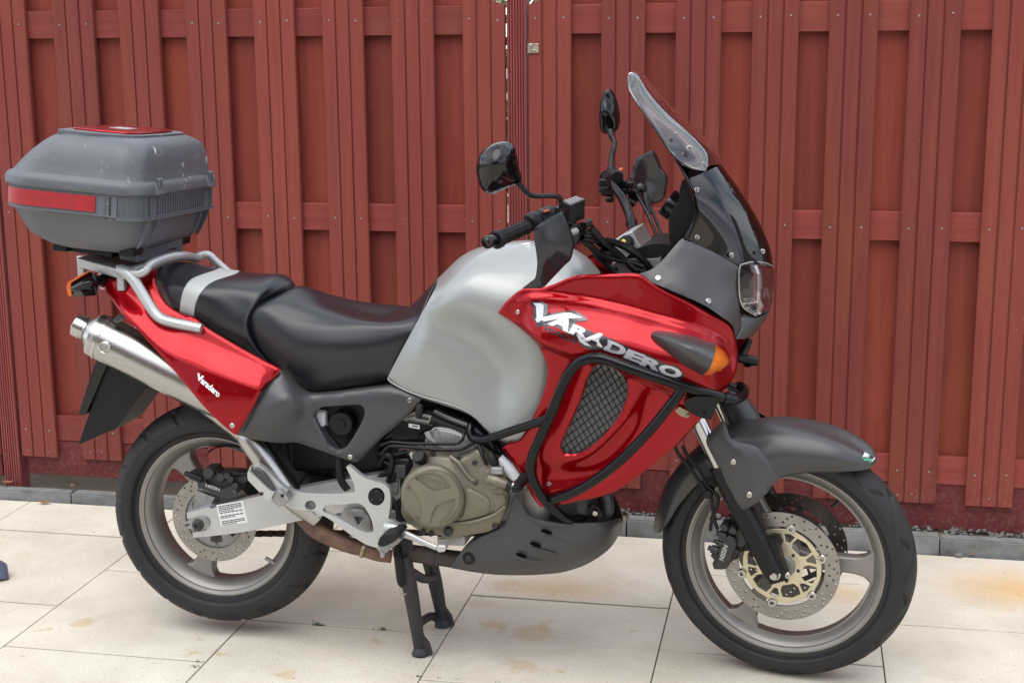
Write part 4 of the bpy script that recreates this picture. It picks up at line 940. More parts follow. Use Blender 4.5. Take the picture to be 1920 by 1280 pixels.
# ---------------------------------------------------------------- crash bars and fog lamp
def bar(name, pts, r=.0128, m='bar_black', parent=None, fr='b'): return tube(name, [T(*p, fr) if isinstance(p[0], str) else T('F', *p, fr) for p in pts], r, m, parent, 16, 8)
cb1 = bar('crash_bar', [(575, 1215, .07), (545, 1252, .11), (480, 1262, .16), (405, 1212, .205), (335, 1130, .232), (297, 1040, .246), (305, 955, .258), (350, 850, .272), (400, 740, .282), (440, 640, .288), (480, 560, .292), (530, 508, .296), (600, 487, .300), (670, 500, .303), (800, 548, .306), (1000, 615, .300), (1110, 650, .286), (1230, 682, .255), (1285, 684, .225), (1316, 662, .185), (1306, 628, .14)], parent=BK)
bar('lower_brace', [(385, 1172, .218), (500, 1132, .244), (620, 1062, .266), (750, 955, .284), (860, 842, .294), (940, 745, .300), (1000, 668, .300), (1018, 630, .300)], .0125, parent=cb1)
bar('upper_brace', [(8, 810, .145), (4, 845, .160), (18, 872, .176), (60, 880, .190), (120, 866, .204), (210, 835, .228), (300, 806, .252), (385, 778, .274)], .0115, parent=cb1)
tube('weld_collar', [T('F', 1215, 680, .262), T('F', 1228, 682, .256)], .0142, 'bar_black', cb1, 16, 1)
for u, v, o_ in ((385, 1172, .232), (378, 778, .288)): lathe('end_cap', [(0, .004), (.004, .004), (.005, 0), (.005, -.006), (0, -.006)], T('F', u, v, o_), (0, -1, .2), 'bar_black', cb1, 10)
mirror(cb1, 'b', BK)
fog = panel('fog_lamp', 'F', [(1028, 702), (1058, 682), (1110, 673), (1190, 682), (1196, 702), (1178, 740), (1160, 786), (1100, 772), (1045, 742)], .300, 'satin_black', thick=.055, edge=0, res=0, parent=BK, bev=.007, corner=35)
panel('lamp_bracket', 'F', [(988, 745), (1005, 722), (1050, 745), (1058, 768), (1045, 776), (1010, 764)], .262, 'brass_plate', thick=.004, edge=0, res=0, parent=fog, bev=.001)
bolt(T('F', 955, 691, .225), (0, -1, .3), .0075, fog); bolt(T('F', 1045, 765, .266), (0, -1, 0), .005, fog); bolt(T('F', 1128, 750, .302), (0, -1, 0), .004, fog, 'satin_black')
mirror(fog, 'b', BK)
horn = tube('horn_bracket', [T('L', 870, 955, .06), T('L', 960, 968, .05), T('L', 1040, 985, .04)], [.010, .012, .012], 'bar_black', BK, 12, 3)
tube('strut', [T('L', 970, 780, .03), T('L', 940, 860, .035), T('L', 905, 940, .05)], .010, 'satin_black', horn, 8, 3)
tube('cross_tube', [T('L', 760, 1180, .10), T('L', 830, 1215, .10), T('L', 920, 1235, .08), T('L', 945, 1225, -.02), T('L', 880, 1190, -.12)], .010, 'bar_black', horn, 12, 5)

# ---------------------------------------------------------------- fuel tank
tank = grid('fuel_tank', 'J', [
    [(92, 905, .128), (88, 885, .142), (150, 762, .148), (215, 642, .152), (280, 522, .152), (335, 422, .142), (375, 345, .105), (398, 284, 0)],
    [(205, 985, .140), (200, 962, .158), (250, 830, .172), (310, 690, .172), (368, 560, .163), (425, 432, .173), (485, 290, .135), (540, 152, 0)],
    [(405, 1050, .145), (400, 1026, .163), (432, 880, .166), (475, 740, .160), (505, 600, .152), (540, 425, .184), (620, 250, .145), (700, 90, 0)],
    [(590, 1120, .150), (580, 1096, .166), (610, 960, .160), (640, 820, .153), (660, 660, .153), (690, 495, .194), (780, 280, .155), (850, 70, 0)],
    [(735, 1250, .155), (718, 1228, .174), (740, 1080, .166), (765, 930, .155), (795, 800, .157), (850, 590, .199), (880, 330, .168), (965, 66, 0)],
    [(850, 1290, .165), (845, 1268, .182), (880, 1120, .184), (915, 960, .182), (945, 830, .186), (970, 640, .196), (1010, 380, .168), (1120, 82, 0)],
    [(970, 1280, .160), (965, 1265, .176), (1005, 1120, .178), (1040, 950, .178), (1065, 830, .178), (1070, 640, .182), (1170, 340, .140), (1262, 160, 0)],
    [(1010, 1280, .140), (1010, 1265, .150), (1060, 1120, .150), (1100, 950, .150), (1130, 830, .150), (1170, 640, .150), (1280, 390, .105), (1360, 262, 0)]], 'silver_paint', 'b', BK, 7)
seam = [(86, 892, .148), (110, 918, .152), (200, 966, .162), (300, 1002, .165), (400, 1030, .167), (500, 1062, .168), (585, 1102, .170), (655, 1160, .174), (722, 1232, .179), (745, 1262, .18)]
tube('tank_seam', [T('J', p[0], p[1] + 1, p[2] - .002) for p in seam], .0020, 'silver_paint', tank, 8, 5)
capc = T('J', 918, 82, .0); lathe('filler_cap', [(.0, .012), (.030, .012), (.034, .010), (.036, .006), (.048, .004), (.050, .0), (.050, -.01), (.0, -.01)], capc + np.array([0, 0, -.008]), (-.18, 0, 1), 'chrome', tank, 32)
# ---------------------------------------------------------------- seats
rider = grid('rider_seat', 'I', [
    [(748, 800, .10), (740, 780, .118), (665, 680, .125), (605, 560, .130), (593, 480, .130), (614, 424, .116), (705, 382, .075), (862, 318, 0)],
    [(870, 920, .10), (860, 897, .122), (800, 765, .142), (738, 620, .150), (700, 500, .143), (722, 432, .126), (800, 375, .085), (905, 309, 0)],
    [(985, 950, .10), (980, 926, .126), (930, 805, .150), (890, 680, .165), (868, 570, .154), (880, 496, .132), (930, 420, .09), (985, 345, 0)],
    [(1130, 940, .10), (1130, 918, .126), (1100, 805, .154), (1077, 690, .169), (1063, 590, .157), (1068, 530, .137), (1080, 460, .09), (1090, 404, 0)],
    [(1282, 915, .10), (1280, 893, .126), (1272, 795, .150), (1266, 690, .164), (1264, 590, .153), (1270, 530, .134), (1277, 497, .09), (1287, 471, 0)],
    [(1404, 888, .10), (1400, 868, .126), (1412, 770, .142), (1424, 670, .149), (1434, 590, .142), (1440, 535, .126), (1440, 508, .08), (1425, 490, 0)],
    [(1450, 868, .10), (1436, 850, .130), (1492, 740, .136), (1540, 640, .136), (1573, 560, .128), (1586, 505, .110), (1580, 465, .065), (1558, 433, 0)],
    [(1462, 868, .10), (1440, 852, .127), (1502, 745, .132), (1566, 625, .132), (1624, 505, .122), (1670, 402, .098), (1712, 312, .058), (1743, 250, 0)],
    [(1470, 870, .08), (1452, 862, .10), (1515, 755, .11), (1580, 635, .11), (1638, 515, .10), (1682, 412, .08), (1722, 322, .045), (1752, 262, 0)]], 'vinyl', 'b', BK, 7)
tube('seat_piping', [T('I', *p) for p in ((1436, 852, .132), (1500, 745, .139), (1562, 625, .139), (1618, 510, .130), (1662, 408, .107), (1704, 318, .064), (1740, 256, .012))], .0032, 'vinyl', rider, 8, 5)
bead = [(735, 775), (668, 686), (606, 565), (592, 484), (612, 426), (700, 386)]
pill = [
    [(85, 385, .06), (76, 372, .085), (52, 320, .088), (40, 270, .080), (46, 225, .055), (72, 186, 0)],
    [(140, 440, .085), (130, 428, .118), (105, 350, .124), (110, 282, .112), (140, 225, .075), (192, 165, 0)],
    [(190, 475, .09), (182, 462, .124), (190, 385, .134), (214, 312, .128), (264, 258, .085), (392, 214, 0)],
    [(276, 508, .09), (268, 494, .128), (276, 420, .140), (312, 342, .136), (382, 280, .09), (515, 236, 0)],
    [(408, 600, .09), (400, 585, .130), (420, 490, .141), (470, 392, .131), (540, 310, .10), (645, 242, 0)],
    [(568, 700, .09), (560, 682, .128), (545, 570, .145), (575, 455, .137), (665, 345, .11), (765, 240, 0)],
    [(700, 790, .09), (690, 765, .120), (615, 650, .138), (585, 520, .146), (660, 400, .115), (845, 278, 0)],
    [(755, 795, .08), (742, 778, .108), (650, 660, .118), (606, 520, .122), (690, 395, .09), (872, 312, 0)]]
pillion = grid('pillion_seat', 'I', pill, 'vinyl', 'b', BK, 7)
def mixc(a, b, t, e): return [(p[0] * (1 - t) + q[0] * t, p[1] * (1 - t) + q[1] * t, (p[2] * (1 - t) + q[2] * t + e) if p[2] > 0 else 0) for p, q in zip(a, b)]
st = [mixc(pill[2], pill[3], t, .0022) for t in (0, .33, .66, 1)]
for c in st: c[-1] = (c[-1][0] + 1, c[-1][1] - 2.0, 0)
strap = grid('seat_strap', 'I', st, 'strap', 'b', pillion, 4, rowsub=8); s_ = strap.modifiers.new('thickness', 'SOLIDIFY'); s_.thickness = .002
# seat base / black undertray closing the inside
box('seat_base', (.0, -.085, .70), (.70, .085, .80), 'satin_black', BK, .01)
# ---------------------------------------------------------------- tail panel and side cover
TD = Sum(Depth('B', [(300, 240, .112), (560, 170, .104), (640, 290, .128), (760, 405, .146), (925, 497, .160), (1366, 742, .176), (1102, 1136, .206), (700, 722, .190), (420, 420, .156), (900, 800, .202), (1150, 900, .204), (520, 400, .160), (1000, 640, .180)], .001),
    ledge('B', [(310, 250), (400, 330), (520, 440), (640, 535), (760, 600), (900, 650), (1100, 735), (1300, 815), (1360, 850)], .024, 62, 40))
tail = panel('tail_panel', 'B', [(298, 242), (315, 215), (345, 198), (430, 180), (560, 165), (604, 190), (612, 230), (640, 290), (685, 355), (760, 405), (850, 435), (925, 495), (1100, 600), (1250, 682), (1366, 742), (1345, 775), (1255, 862), (1205, 955), (1152, 1050), (1102, 1136), (1075, 1125), (1000, 1062), (900, 962), (800, 842), (700, 722), (600, 610), (500, 500), (420, 420), (360, 340), (320, 285)], TD, 'red_paint', thick=.005, edge=.004, er=5, res=4, parent=BK, corner=50)
bolts_on(tail, 'B', [(1074, 1080)], .0080)
lettering('V', 'B', (852, 800), (40, 24), (14, -38), TD, 'sticker', tail, 'b', .0018, .06, 'badge'); lettering('aradero', 'B', (880, 822), (108, 92), (20, -34), TD, 'sticker', tail, 'b', .0018, .05, 'badge')
mirror(tail, 'b', BK, False)
SD = Depth('D', [(15, 430, .208), (60, 350, .208), (130, 210, .205), (200, 130, .192), (280, 45, .165), (330, 90, .162), (200, 260, .218), (120, 360, .216), (280, 420, .200), (150, 460, .200), (330, 200, .205), (380, 270, .196), (385, 190, .178), (420, 320, .174), (370, 140, .164), (440, 182, .160), (600, 176, .160), (750, 156, .160), (920, 140, .160), (1110, 205, .162), (1110, 240, .164), (900, 200, .170), (620, 220, .168), (800, 230, .170), (980, 370, .166), (880, 450, .164), (740, 590, .158), (700, 590, .158), (560, 540, .160), (440, 420, .172), (480, 510, .166), (380, 470, .172), (850, 350, .168), (640, 530, .163), (480, 350, .168)])
side = panel('side_cover', 'D', [(14, 432), (60, 350), (130, 210), (198, 132), (278, 44), (330, 90), (372, 140), (420, 174), (480, 185), (600, 176), (750, 156), (900, 140), (940, 142), (1105, 203), (1113, 222), (1105, 240), (1060, 292), (980, 372), (880, 452), (800, 530), (750, 585), (715, 594), (690, 588), (640, 570), (560, 541), (480, 512), (380, 480), (330, 478), (280, 481), (150, 466)],
    SD, 'grey_plastic', [[(482, 312), (508, 274), (545, 262), (600, 258), (740, 250), (770, 262), (780, 290), (775, 325), (740, 400), (682, 490), (645, 518), (605, 516), (565, 484), (520, 412), (488, 352)]], thick=.016, edge=.006, er=7, res=6, parent=BK, corner=48)
bolts_on(side, 'D', [(1050, 226), (694, 563)], .0080)
mirror(side, 'b', BK, False)
lathe('damper_knob', [(.0, .03), (.012, .03), (.013, .026)] + [(.030, .026), (.034, .020), (.034, -.01), (.0, -.01)], T('D', 655, 352, .120), (0, -1, 0), 'satin_black', BK, 18); 
box('coolant_bottle', tuple(T('D', 508, 400, .13) - np.array([.012, 0, 0])), tuple(T('D', 540, 295, .13) + np.array([.0, .05, 0])), 'tank_white', BK, .006)
hose('rubber_hose', 'D', [(530, 380, .128), (550, 430, .128), (590, 480, .128), (625, 530, .128), (628, 620, .13), (640, 700, .13), (680, 760, .13)], .011, 'rubber', None, 'b', 10)
# ---------------------------------------------------------------- luggage rack
near = [T('O', *p) for p in [(122, 228, .105), (330, 285, .125), (545, 345, .140), (606, 362, .146), (700, 330, .135), (820, 280, .115)]]
topz = [np.array(p) for p in near] + [refl(p) for p in near[::-1]]
rk = mesh('luggage_rack', topz + [p - np.array([0, 0, .026]) for p in topz], [tuple(range(12)), tuple(range(12, 24))[::-1]] + [((i + 1) % 12, i, 12 + i, 12 + (i + 1) % 12) for i in range(12)]); fix_normals(rk)
rack = bevel(link('luggage_rack', rk, 'alloy', BK, 35), .005, 3)
arm = [(560, 352, .136), (640, 385, .146), (700, 455, .152), (755, 545, .156), (850, 700, .162), (915, 790, .166), (985, 845, .170), (1100, 880, .172), (1240, 910, .172), (1375, 938, .170)]
armr = [.016, .0165, .0155, .0148, .0145, .0145, .0145, .0142, .0138, .0132]
A3 = [T('O', *p) for p in arm]
tube('grab_rail', A3, armr, 'alloy', rack, 14, 6)
tube('grab_rail', [T('O', *p) for p in [(1300, 240, -.09), (1345, 215, -.11), (1400, 202, -.13), (1455, 210, -.14), (1530, 280, -.145), (1620, 360, -.15), (1700, 430, -.15), (1780, 520, -.15)]], .0125, 'alloy', rack, 14, 5)
loop = [T('O', *p) for p in [(600, 375, .145), (740, 388, .148), (815, 355, .142), (845, 310, .132), (900, 278, .112), (980, 248, .080), (1080, 222, .040), (1180, 212, 0)]]
loop += [T('O', *p) for p in [(1260, 220, -.05), (1320, 235, -.09), (1345, 235, -.11)]]
tube('cross_rail', loop, .0125, 'alloy', rack, 14, 6)
for u, v, o_ in ((180, 330, -.10), (575, 430, .125), (400, 420, .0)): 
    p = T('O', u, v, o_); box('rack_stay', tuple(p - np.array([.011, .010, .035])), tuple(p + np.array([.011, .010, .035])), 'alloy', rack, .004)
mp0 = T('O', 700, 260, .10)
hexa('mounting_plate', [T('O', 545, 250, .115), T('O', 735, 290, .110), T('O', 1190, 185, -.105), (T('O', 1190, 185, -.105) + T('O', 545, 250, .115) - T('O', 735, 290, .110))] + [q + np.array([.005, 0, .042]) for q in [T('O', 545, 250, .11), T('O', 735, 290, .105), T('O', 1190, 185, -.10), (T('O', 1190, 185, -.10) + T('O', 545, 250, .11) - T('O', 735, 290, .105))]], 'case_plastic', rack, .006)
pl0 = T('O', 20, 160, .10); hexa('mounting_plate', [T('O', 20, 165, .11), T('O', 480, 240, .11), refl(T('O', 480, 240, .11)), refl(T('O', 20, 165, .11))] + [q + np.array([0, 0, .022]) for q in [T('O', 20, 165, .11), T('O', 480, 240, .11), refl(T('O', 480, 240, .11)), refl(T('O', 20, 165, .11))]], 'satin_black', rack, .004)
# latch slot on the base
hexa('plate_slot', [T('O', 770, 205, .088), T('O', 920, 170, .03), T('O', 1000, 152, -.01), T('O', 1140, 125, -.07)][0:1] + [T('O', 1140, 128, -.07), T('O', 1130, 140, -.07), T('O', 775, 214, .088)] + [q + np.array([-.004, 0, 0]) for q in (T('O', 770, 205, .088), T('O', 1140, 128, -.07), T('O', 1130, 140, -.07), T('O', 775, 214, .088))], 'satin_black', rack)
# rear indicator
rind = grid('rear_indicator', 'O', [[(62, 500, .150), (70, 540, .178), (75, 615, .150)], [(120, 440, .150), (130, 530, .184), (130, 620, .150)], [(240, 378, .140), (260, 480, .178), (300, 608, .140)], [(318, 395, .128), (335, 470, .152), (335, 590, .128)], [(330, 440, .120), (338, 480, .130), (338, 540, .120)]], 'gloss_black', 'b', BK, 6, False)
panel('indicator_lens', 'O', [(28, 500), (45, 470), (80, 450), (200, 382), (240, 376), (120, 450), (75, 478), (65, 500), (75, 610), (60, 618), (40, 600), (28, 550)], .172, 'orange_dark', thick=.035, edge=.004, er=3, res=0, parent=rind, corner=60)
tube('indicator_stem', [T('O', 330, 460, .125), T('O', 400, 455, .09), T('O', 450, 450, .05)], [.013, .016, .02], 'satin_black', rind, 14, 3)
tube('stem_clamp', [T('O', 395, 458, .095), T('O', 418, 457, .085)], .0195, 'satin_black', rind, 14, 2)
rind2 = mirror(rind, 'b', BK)
# number plate hanger and mudflap
def slab(name, crop, pts, o0, o1, m, parent, bev=.003): return panel(name, crop, pts, o0, m, thick=o0 - o1, edge=0, res=0, parent=parent, bev=bev, corner=30)
flap = slab('number_plate_holder', 'B', [(255, 690), (290, 730), (320, 700), (410, 755), (560, 830), (560, 850), (450, 990), (365, 1108), (300, 1130), (212, 1170), (150, 1195), (175, 1120), (300, 760)], .085, -.085, 'satin_black', BK)
slab('number_plate', 'B', [(262, 702), (300, 703), (322, 716), (195, 1012), (185, 1018), (155, 1016), (152, 1008), (240, 735)], .095, -.125, 'gloss_black', flap, .004)
# ---------------------------------------------------------------- mufflers
def muffler():
    a0 = T('B', 262, 535, .150); a1 = T('B', 1080, 942, .130); d = a1 - a0; L = np.linalg.norm(d); d /= L
    o = lathe('muffler', [(.02, .004), (.052, .004), (.0585, .0), (.0605, .006), (.0615, .02), (.0615, L * .8), (.058, L), (.02, L + .01)], a0, d, 'brushed', BK, 56, 30)
    for v in o.data.vertices:          # oval section, taller than wide
        pass
    lathe('end_cap', [(.0605, .006), (.0595, -.003), (.052, -.012), (.037, -.026), (.031, -.030), (.0300, -.036), (.031, -.039), (.0320, -.038), (.0320, -.062), (.030, -.064), (.028, -.060), (.027, -.03), (.01, -.03)], a0, d, 'steel', o, 56, 30)
    lathe('muffler_band', [(.0612, .018), (.0632, .019), (.0632, .026), (.0612, .027)], a0, d, 'steel', o, 56, 30)
    p = T('B', 310, 607, .2085); lathe('bolt_boss', [(.0, .006), (.006, .006), (.007, .004), (.011, .004), (.015, .001), (.017, .003), (.017, -.004), (.0, -.004)], p, (0, -1, .05), 'steel', o, 24)
    lathe('bolt_boss', [(.0, .006), (.006, .006), (.007, .004), (.011, .004), (.015, .001), (.0, -.004)], T('B', 395, 440, .175), (-.1, -.6, .8), 'dark_cast', o, 24)
    tube('heat_pipe', [a1 - d * .25, T('C', 720, 170, .125), T('C', 790, 245, .135), T('C', 888, 390, .140), T('C', 1010, 550, .128), T('D', 500, 930, .105)], [.030, .033, .035, .035, .034, .028], 'brushed', o, 28, 6)
    return o
mf = muffler(); mirror(mf, 'b', BK)
# ---------------------------------------------------------------- swingarm, chain, rear brake
sw = panel('swingarm', 'C', [(436, 642), (558, 612), (572, 622), (745, 572), (860, 546), (1000, 520), (1150, 490), (1350, 455), (1560, 420), (1600, 440), (1600, 560), (1540, 590), (1280, 640), (1060, 684), (800, 738), (600, 766), (472, 778), (468, 752), (540, 738), (560, 700), (552, 668), (520, 660), (440, 676)], .132, 'alloy', thick=.034, edge=0, res=0, parent=BK, bev=.004, corner=30)
panel('axle_plate', 'C', [(416, 700), (436, 690), (500, 664), (540, 666), (558, 690), (556, 715), (530, 738), (440, 728), (424, 722)], .138, 'casting', [[(426, 706), (452, 698), (456, 712), (430, 720)]], thick=.008, edge=0, res=0, parent=sw, bev=.0015)
lathe('axle_nut', [(.0, .006), (.005, .006), (.006, .012), (.010, .012), (.012, .006), (.016, .004), (.018, -.004), (0, -.004)], T('C', 498, 708, .139), (0, -1, 0), 'dark_cast', sw, 18)
lab = decal('warning_label', 'C', [(598, 600), (742, 576), (770, 694), (624, 718)], .132, 'sticker', sw, 'b', .0006, res=0)
for i in range(12):
    t = .07 + i * .078; 
    if i in (5, 8): continue
    x0, y0 = 598 + 26 * t, 600 + 118 * t; x1, y1 = 742 + 28 * t, 576 + 118 * t; k = (.06, .94) if i % 4 != 3 else (.06, .62); 
    segs = np.linspace(k[0], k[1], 9 if i % 2 else 7)
    for a_, b_ in zip(segs[:-1], segs[1:]):
        q = lambda s, dy: (x0 + (x1 - x0) * s, y0 + (y1 - y0) * s + dy)
        decal('label_text', 'C', [q(a_, 0), q(b_ - .025, 0), q(b_ - .025, 4.6), q(a_, 4.6)], .132, 'ink', lab, 'b', .0013, res=0)
swl = mirror(sw, 'b', BK, False)
def chain():
    parts = []
    z0, x0 = REAR_C[2], 0; run = [(x, z0 - .092 + .045 * x / .62) for x in np.arange(-.02, .62, .0159)] + [(x, z0 + .092 - .02 * x / .62) for x in np.arange(.62, -.02, -.0159)]
    for i, (x, z) in enumerate(run):
        w = .0085 if i % 2 else .011; parts.append(box_data((x - .0095, .071 - w, z - .0062), (x + .0095, .071 + w, z + .0062)))
        parts.append(lathe_data([(.0, .013), (.0045, .013), (.0045, -.013), (0, -.013)], (x, .071, z), (0, 1, 0), 8))
    o = join('drive_chain', parts, 'satin_black', BK, 35); o['kind'] = 'stuff'; return o
chain()
rc = plateM('brake_caliper', [(495, 485), (540, 470), (555, 500), (590, 520), (640, 510), (690, 490), (720, 500), (700, 545), (650, 565), (590, 545), (545, 515), (500, 510)], .118, .030, 'caliper', BK, .004, 'C', (), 'b')
plateM('caliper_body', [(435, 430), (460, 420), (520, 440), (540, 395), (590, 395), (610, 425), (700, 420), (760, 440), (770, 470), (735, 480), (720, 530), (660, 560), (560, 520), (500, 480), (450, 455)], .105, .040, 'caliper', rc, .005, 'C', (), 'b')
for u, v, w_ in ((560, 425, .016), (625, 450, .013), (660, 440, .010), (705, 495, .010), (680, 460, .010)): lathe('caliper_boss', [(.0, .012), (w_ * .8, .012), (w_, .008), (w_, -.02), (0, -.02)], T('C', u, v, .112, 'b'), (.2, -1, .3), 'caliper', rc, 16)
lettering('NISSIN', 'C', (538, 500), (76, 26), (4, -17), .1184, 'white_print', rc, 'b', .0006, .02)
hose('brake_hose', 'C', [(700, 440, .10), (760, 430, .11), (830, 440, .10), (950, 470, .08)], .005, 'satin_black', rc, 'b'); hose('brake_hose', 'C', [(430, 428, .11), (470, 440, .115), (520, 460, .115)], .007, 'satin_black', rc, 'b')
plateM('caliper_arm', [(490, 520), (540, 540), (590, 560), (560, 610), (520, 600), (480, 560)], .098, .012, 'casting', rc, .002, 'C', (), 'b')
hug = grid('rear_hugger', 'C', [[(520, 345, .06), (550, 320, .055), (560, 300, 0)], [(600, 290, .07), (620, 282, .06), (640, 272, 0)], [(760, 300, .075), (740, 280, .06), (740, 268, 0)], [(900, 420, .075), (850, 330, .06), (850, 320, 0)], [(1000, 560, .075), (960, 480, .06), (960, 470, 0)]], 'satin_black', 'b', BK, 5)
# ---------------------------------------------------------------- dark inner structure: frame, airbox, shock, engine blocks
inn = box('engine_frame', (.52, -.10, .60), (1.10, .10, .88), 'satin_black', BK, .02)
tube('frame_tube', [T('N', 430, -20, .125), T('N', 560, 40, .125), T('N', 760, 120, .13), T('N', 900, 230, .13), T('N', 960, 300, .12)], [.030, .030, .028, .022, .02], 'gloss_black', inn, 16, 5)
panel('frame_plate', 'N', [(-10, 200), (80, 120), (190, 10), (250, -60), (440, -40), (470, 60), (440, 100), (380, 105), (320, 130), (285, 190), (100, 200), (60, 185)], .138, 'satin_black', thick=.03, edge=.004, er=4, res=0, parent=inn, corner=50)
vin = panel('vin_plate', 'D', [(1005, 335), (1080, 292), (1190, 318), (1196, 330), (1186, 376), (1020, 346)], .1405, 'casting', thick=.0012, edge=0, res=0, parent=inn, corner=35)
decal('vin_print', 'D', [(1100, 318), (1166, 330), (1162, 346), (1095, 334)], .1405, 'ink', vin, 'b', .0008, res=0)
for i in range(3): decal('vin_print', 'D', [(1030 + i * 6, 338 + i * 6), (1170, 362 + i * 5), (1170, 364.5 + i * 5), (1030 + i * 6, 340.5 + i * 6)], .1405, 'ink', vin, 'b', .0008, res=0)
for i in range(3): decal('vin_print', 'D', [(1040 + i * 15, 318 - i * 3), (1050 + i * 15, 319 - i * 3), (1050 + i * 15, 330 - i * 3), (1040 + i * 15, 329 - i * 3)], .1405, 'ink', vin, 'b', .0008, res=0)
stq = decal('small_sticker', 'D', [(1044, 362), (1110, 374), (1110, 398), (1044, 386)], .1392, 'sticker', inn, 'b', .001, res=0)
decal('sticker_print', 'D', [(1064, 374), (1100, 380), (1100, 387), (1064, 381)], .1392, 'ink', stq, 'b', .0016, res=0)
hose('vent_plug', 'D', [(1112, 250, .155), (1108, 285, .160), (1104, 325, .158)], [.009, .011, .0085], 'rubber', inn, 'b', 12, 3)
tube('shock_absorber', [(.46, 0, .56), (.56, 0, .80)], .045, 'satin_black', BK, 20, 2)
box('rear_inner_fender', (.22, -.075, .50), (.50, .075, .72), 'satin_black', BK, .02)
box('battery_box', (.30, -.11, .64), (.62, .11, .80), 'satin_black', BK, .02)
# engine castings
eng = box('engine', (.66, -.125, .36), (1.06, .125, .66), 'dark_cast', BK, .03, 3)
box('crankcase', (.60, -.15, .40), (.96, .15, .54), 'casting', eng, .03, 3)
head = panel('cylinder_head', 'N', [(350, 210), (380, 150), (410, 110), (480, 100), (600, 125), (760, 210), (810, 250), (800, 275), (700, 310), (610, 340), (470, 318), (360, 330)], .165, 'casting', thick=.09, edge=0, res=0, parent=eng, bev=.005, corner=30)
panel('head_cover', 'N', [(410, 190), (470, 115), (600, 140), (730, 205), (770, 240), (700, 285), (560, 290), (430, 250)], .170, 'casting', thick=.02, edge=0, res=0, parent=head, bev=.004)
for k in range(6): tube('head_rib', [T('N', 455 + k * 55, 130 + k * 12, .1715), T('N', 560 + k * 42, 275 - k * 2, .1715)], .0022, 'casting', head, 6, 1)
tube('head_pipe', [T('N', 370, 130, .172), T('N', 395, 190, .174), T('N', 440, 235, .172)], .0085, 'casting', head, 12, 3)
OX = lambda u, v, o_: T('N', u, v, o_)
CV = Depth('N', [(150, 820, .188), (190, 560, .190), (330, 370, .185), (470, 315, .186), (600, 340, .190), (760, 290, .186), (830, 340, .192), (990, 400, .186), (1040, 640, .186), (1060, 760, .180), (980, 930, .180), (760, 1010, .186), (530, 1045, .188), (300, 970, .186), (700, 450, .197), (860, 620, .198), (640, 600, .210), (700, 800, .202), (900, 780, .196), (500, 520, .210), (800, 880, .194), (620, 980, .190), (640, 390, .196)])
cov = panel('crankcase_cover', 'N', [(150, 830), (160, 700), (190, 560), (235, 455), (330, 372), (400, 325), (440, 312), (480, 318), (560, 335), (640, 345), (720, 315), (795, 268), (840, 290), (900, 330), (985, 385), (1020, 500), (1035, 630), (1058, 665), (1060, 760), (1025, 850), (980, 930), (900, 985), (760, 1012), (660, 1030), (610, 1046), (530, 1044), (490, 1020), (450, 1012), (330, 985), (225, 925)], CV, 'bronze', thick=.03, edge=.006, er=5, res=6, parent=eng, corner=60)
panel('cover_boss', 'N', [(698, 612), (725, 610), (870, 690), (905, 725), (908, 760), (895, 825), (850, 852), (700, 888), (640, 893), (680, 820), (700, 720)], lambda P: CV(P) + .009, 'bronze', thick=.014, edge=.004, er=4, res=6, parent=cov, corner=45)
panel('cover_boss', 'N', [(930, 668), (1030, 668), (1050, 720), (1035, 780), (960, 830), (925, 838), (950, 760)], lambda P: CV(P) + .006, 'bronze', thick=.012, edge=.004, er=4, res=6, parent=cov, corner=45)
tube('cover_rib', [OX(565, 345, .200), OX(640, 400, .206), OX(690, 470, .206), OX(740, 530, .203), OX(790, 560, .200)], .006, 'bronze', cov, 10, 5)
tube('cover_rib', [OX(600, 915, .196), OX(750, 905, .200), OX(880, 870, .198), OX(960, 835, .194), OX(1040, 770, .188)], .005, 'bronze', cov, 10, 5)
cc = OX(415, 690, .215); k_ = np.linalg.norm(OX(690, 690, .215) - cc)
cl = lathe('clutch_cover', [(k_ * .99, -.035), (k_ * 1.0, -.004), (k_ * .985, .004), (k_ * .93, .0115), (k_ * .86, .0150), (k_ * .84, .0152), (.0, .0152)], cc, (0, -1, 0), 'bronze', cov, 72, 22)
OC = .215 + .0152
pk = [[(262, 532), (300, 502), (350, 488), (410, 486), (470, 500), (530, 545), (566, 590), (573, 612), (500, 628), (430, 637), (400, 628), (340, 585)], [(212, 590), (190, 630), (178, 690), (185, 750), (205, 805), (250, 855), (308, 892), (320, 850), (322, 750), (290, 690), (240, 620)], [(606, 700), (607, 750), (590, 800), (560, 850), (500, 900), (440, 925), (398, 932), (388, 920), (410, 840), (430, 790), (460, 755), (530, 728)]]
fp = np.array([(415 + 232 * math.cos(a_), 690 + 232 * math.sin(a_)) for a_ in np.linspace(0, 2 * math.pi, 48, endpoint=False)])
face = panel('cover_face', 'N', fp, OC + .0055, 'bronze', pk, thick=.0065, edge=0, res=0, parent=cl, bev=.0016, corner=40)
lettering('HONDA', 'N', (308, 548), (214, 58), (8, -34), OC, 'bronze', cl, 'b', .0030, .03)
for p in ((418, 318), (635, 354), (775, 397), (782, 565), (950, 940), (330, 992), (400, 1008)): bolt(OX(p[0], p[1], float(CV(np.array([px('N', *p)]))[0]) + .003), (0, -1, 0), .0080, cov, 'dark_cast')
lathe('oil_window', [(.0, .002), (.007, .002), (.0075, .005), (.010, .005), (.012, .002), (.012, -.006), (0, -.006)], OX(548, 992, .200), (0, -1, .05), 'dark_cast', cov, 24)
lathe('water_pump', [(.0, .020), (.016, .020), (.020, .014), (.034, .010), (.037, .004), (.039, -.02), (0, -.02)], OX(918, 510, .188), (0, -1, 0), 'bronze', eng, 36)
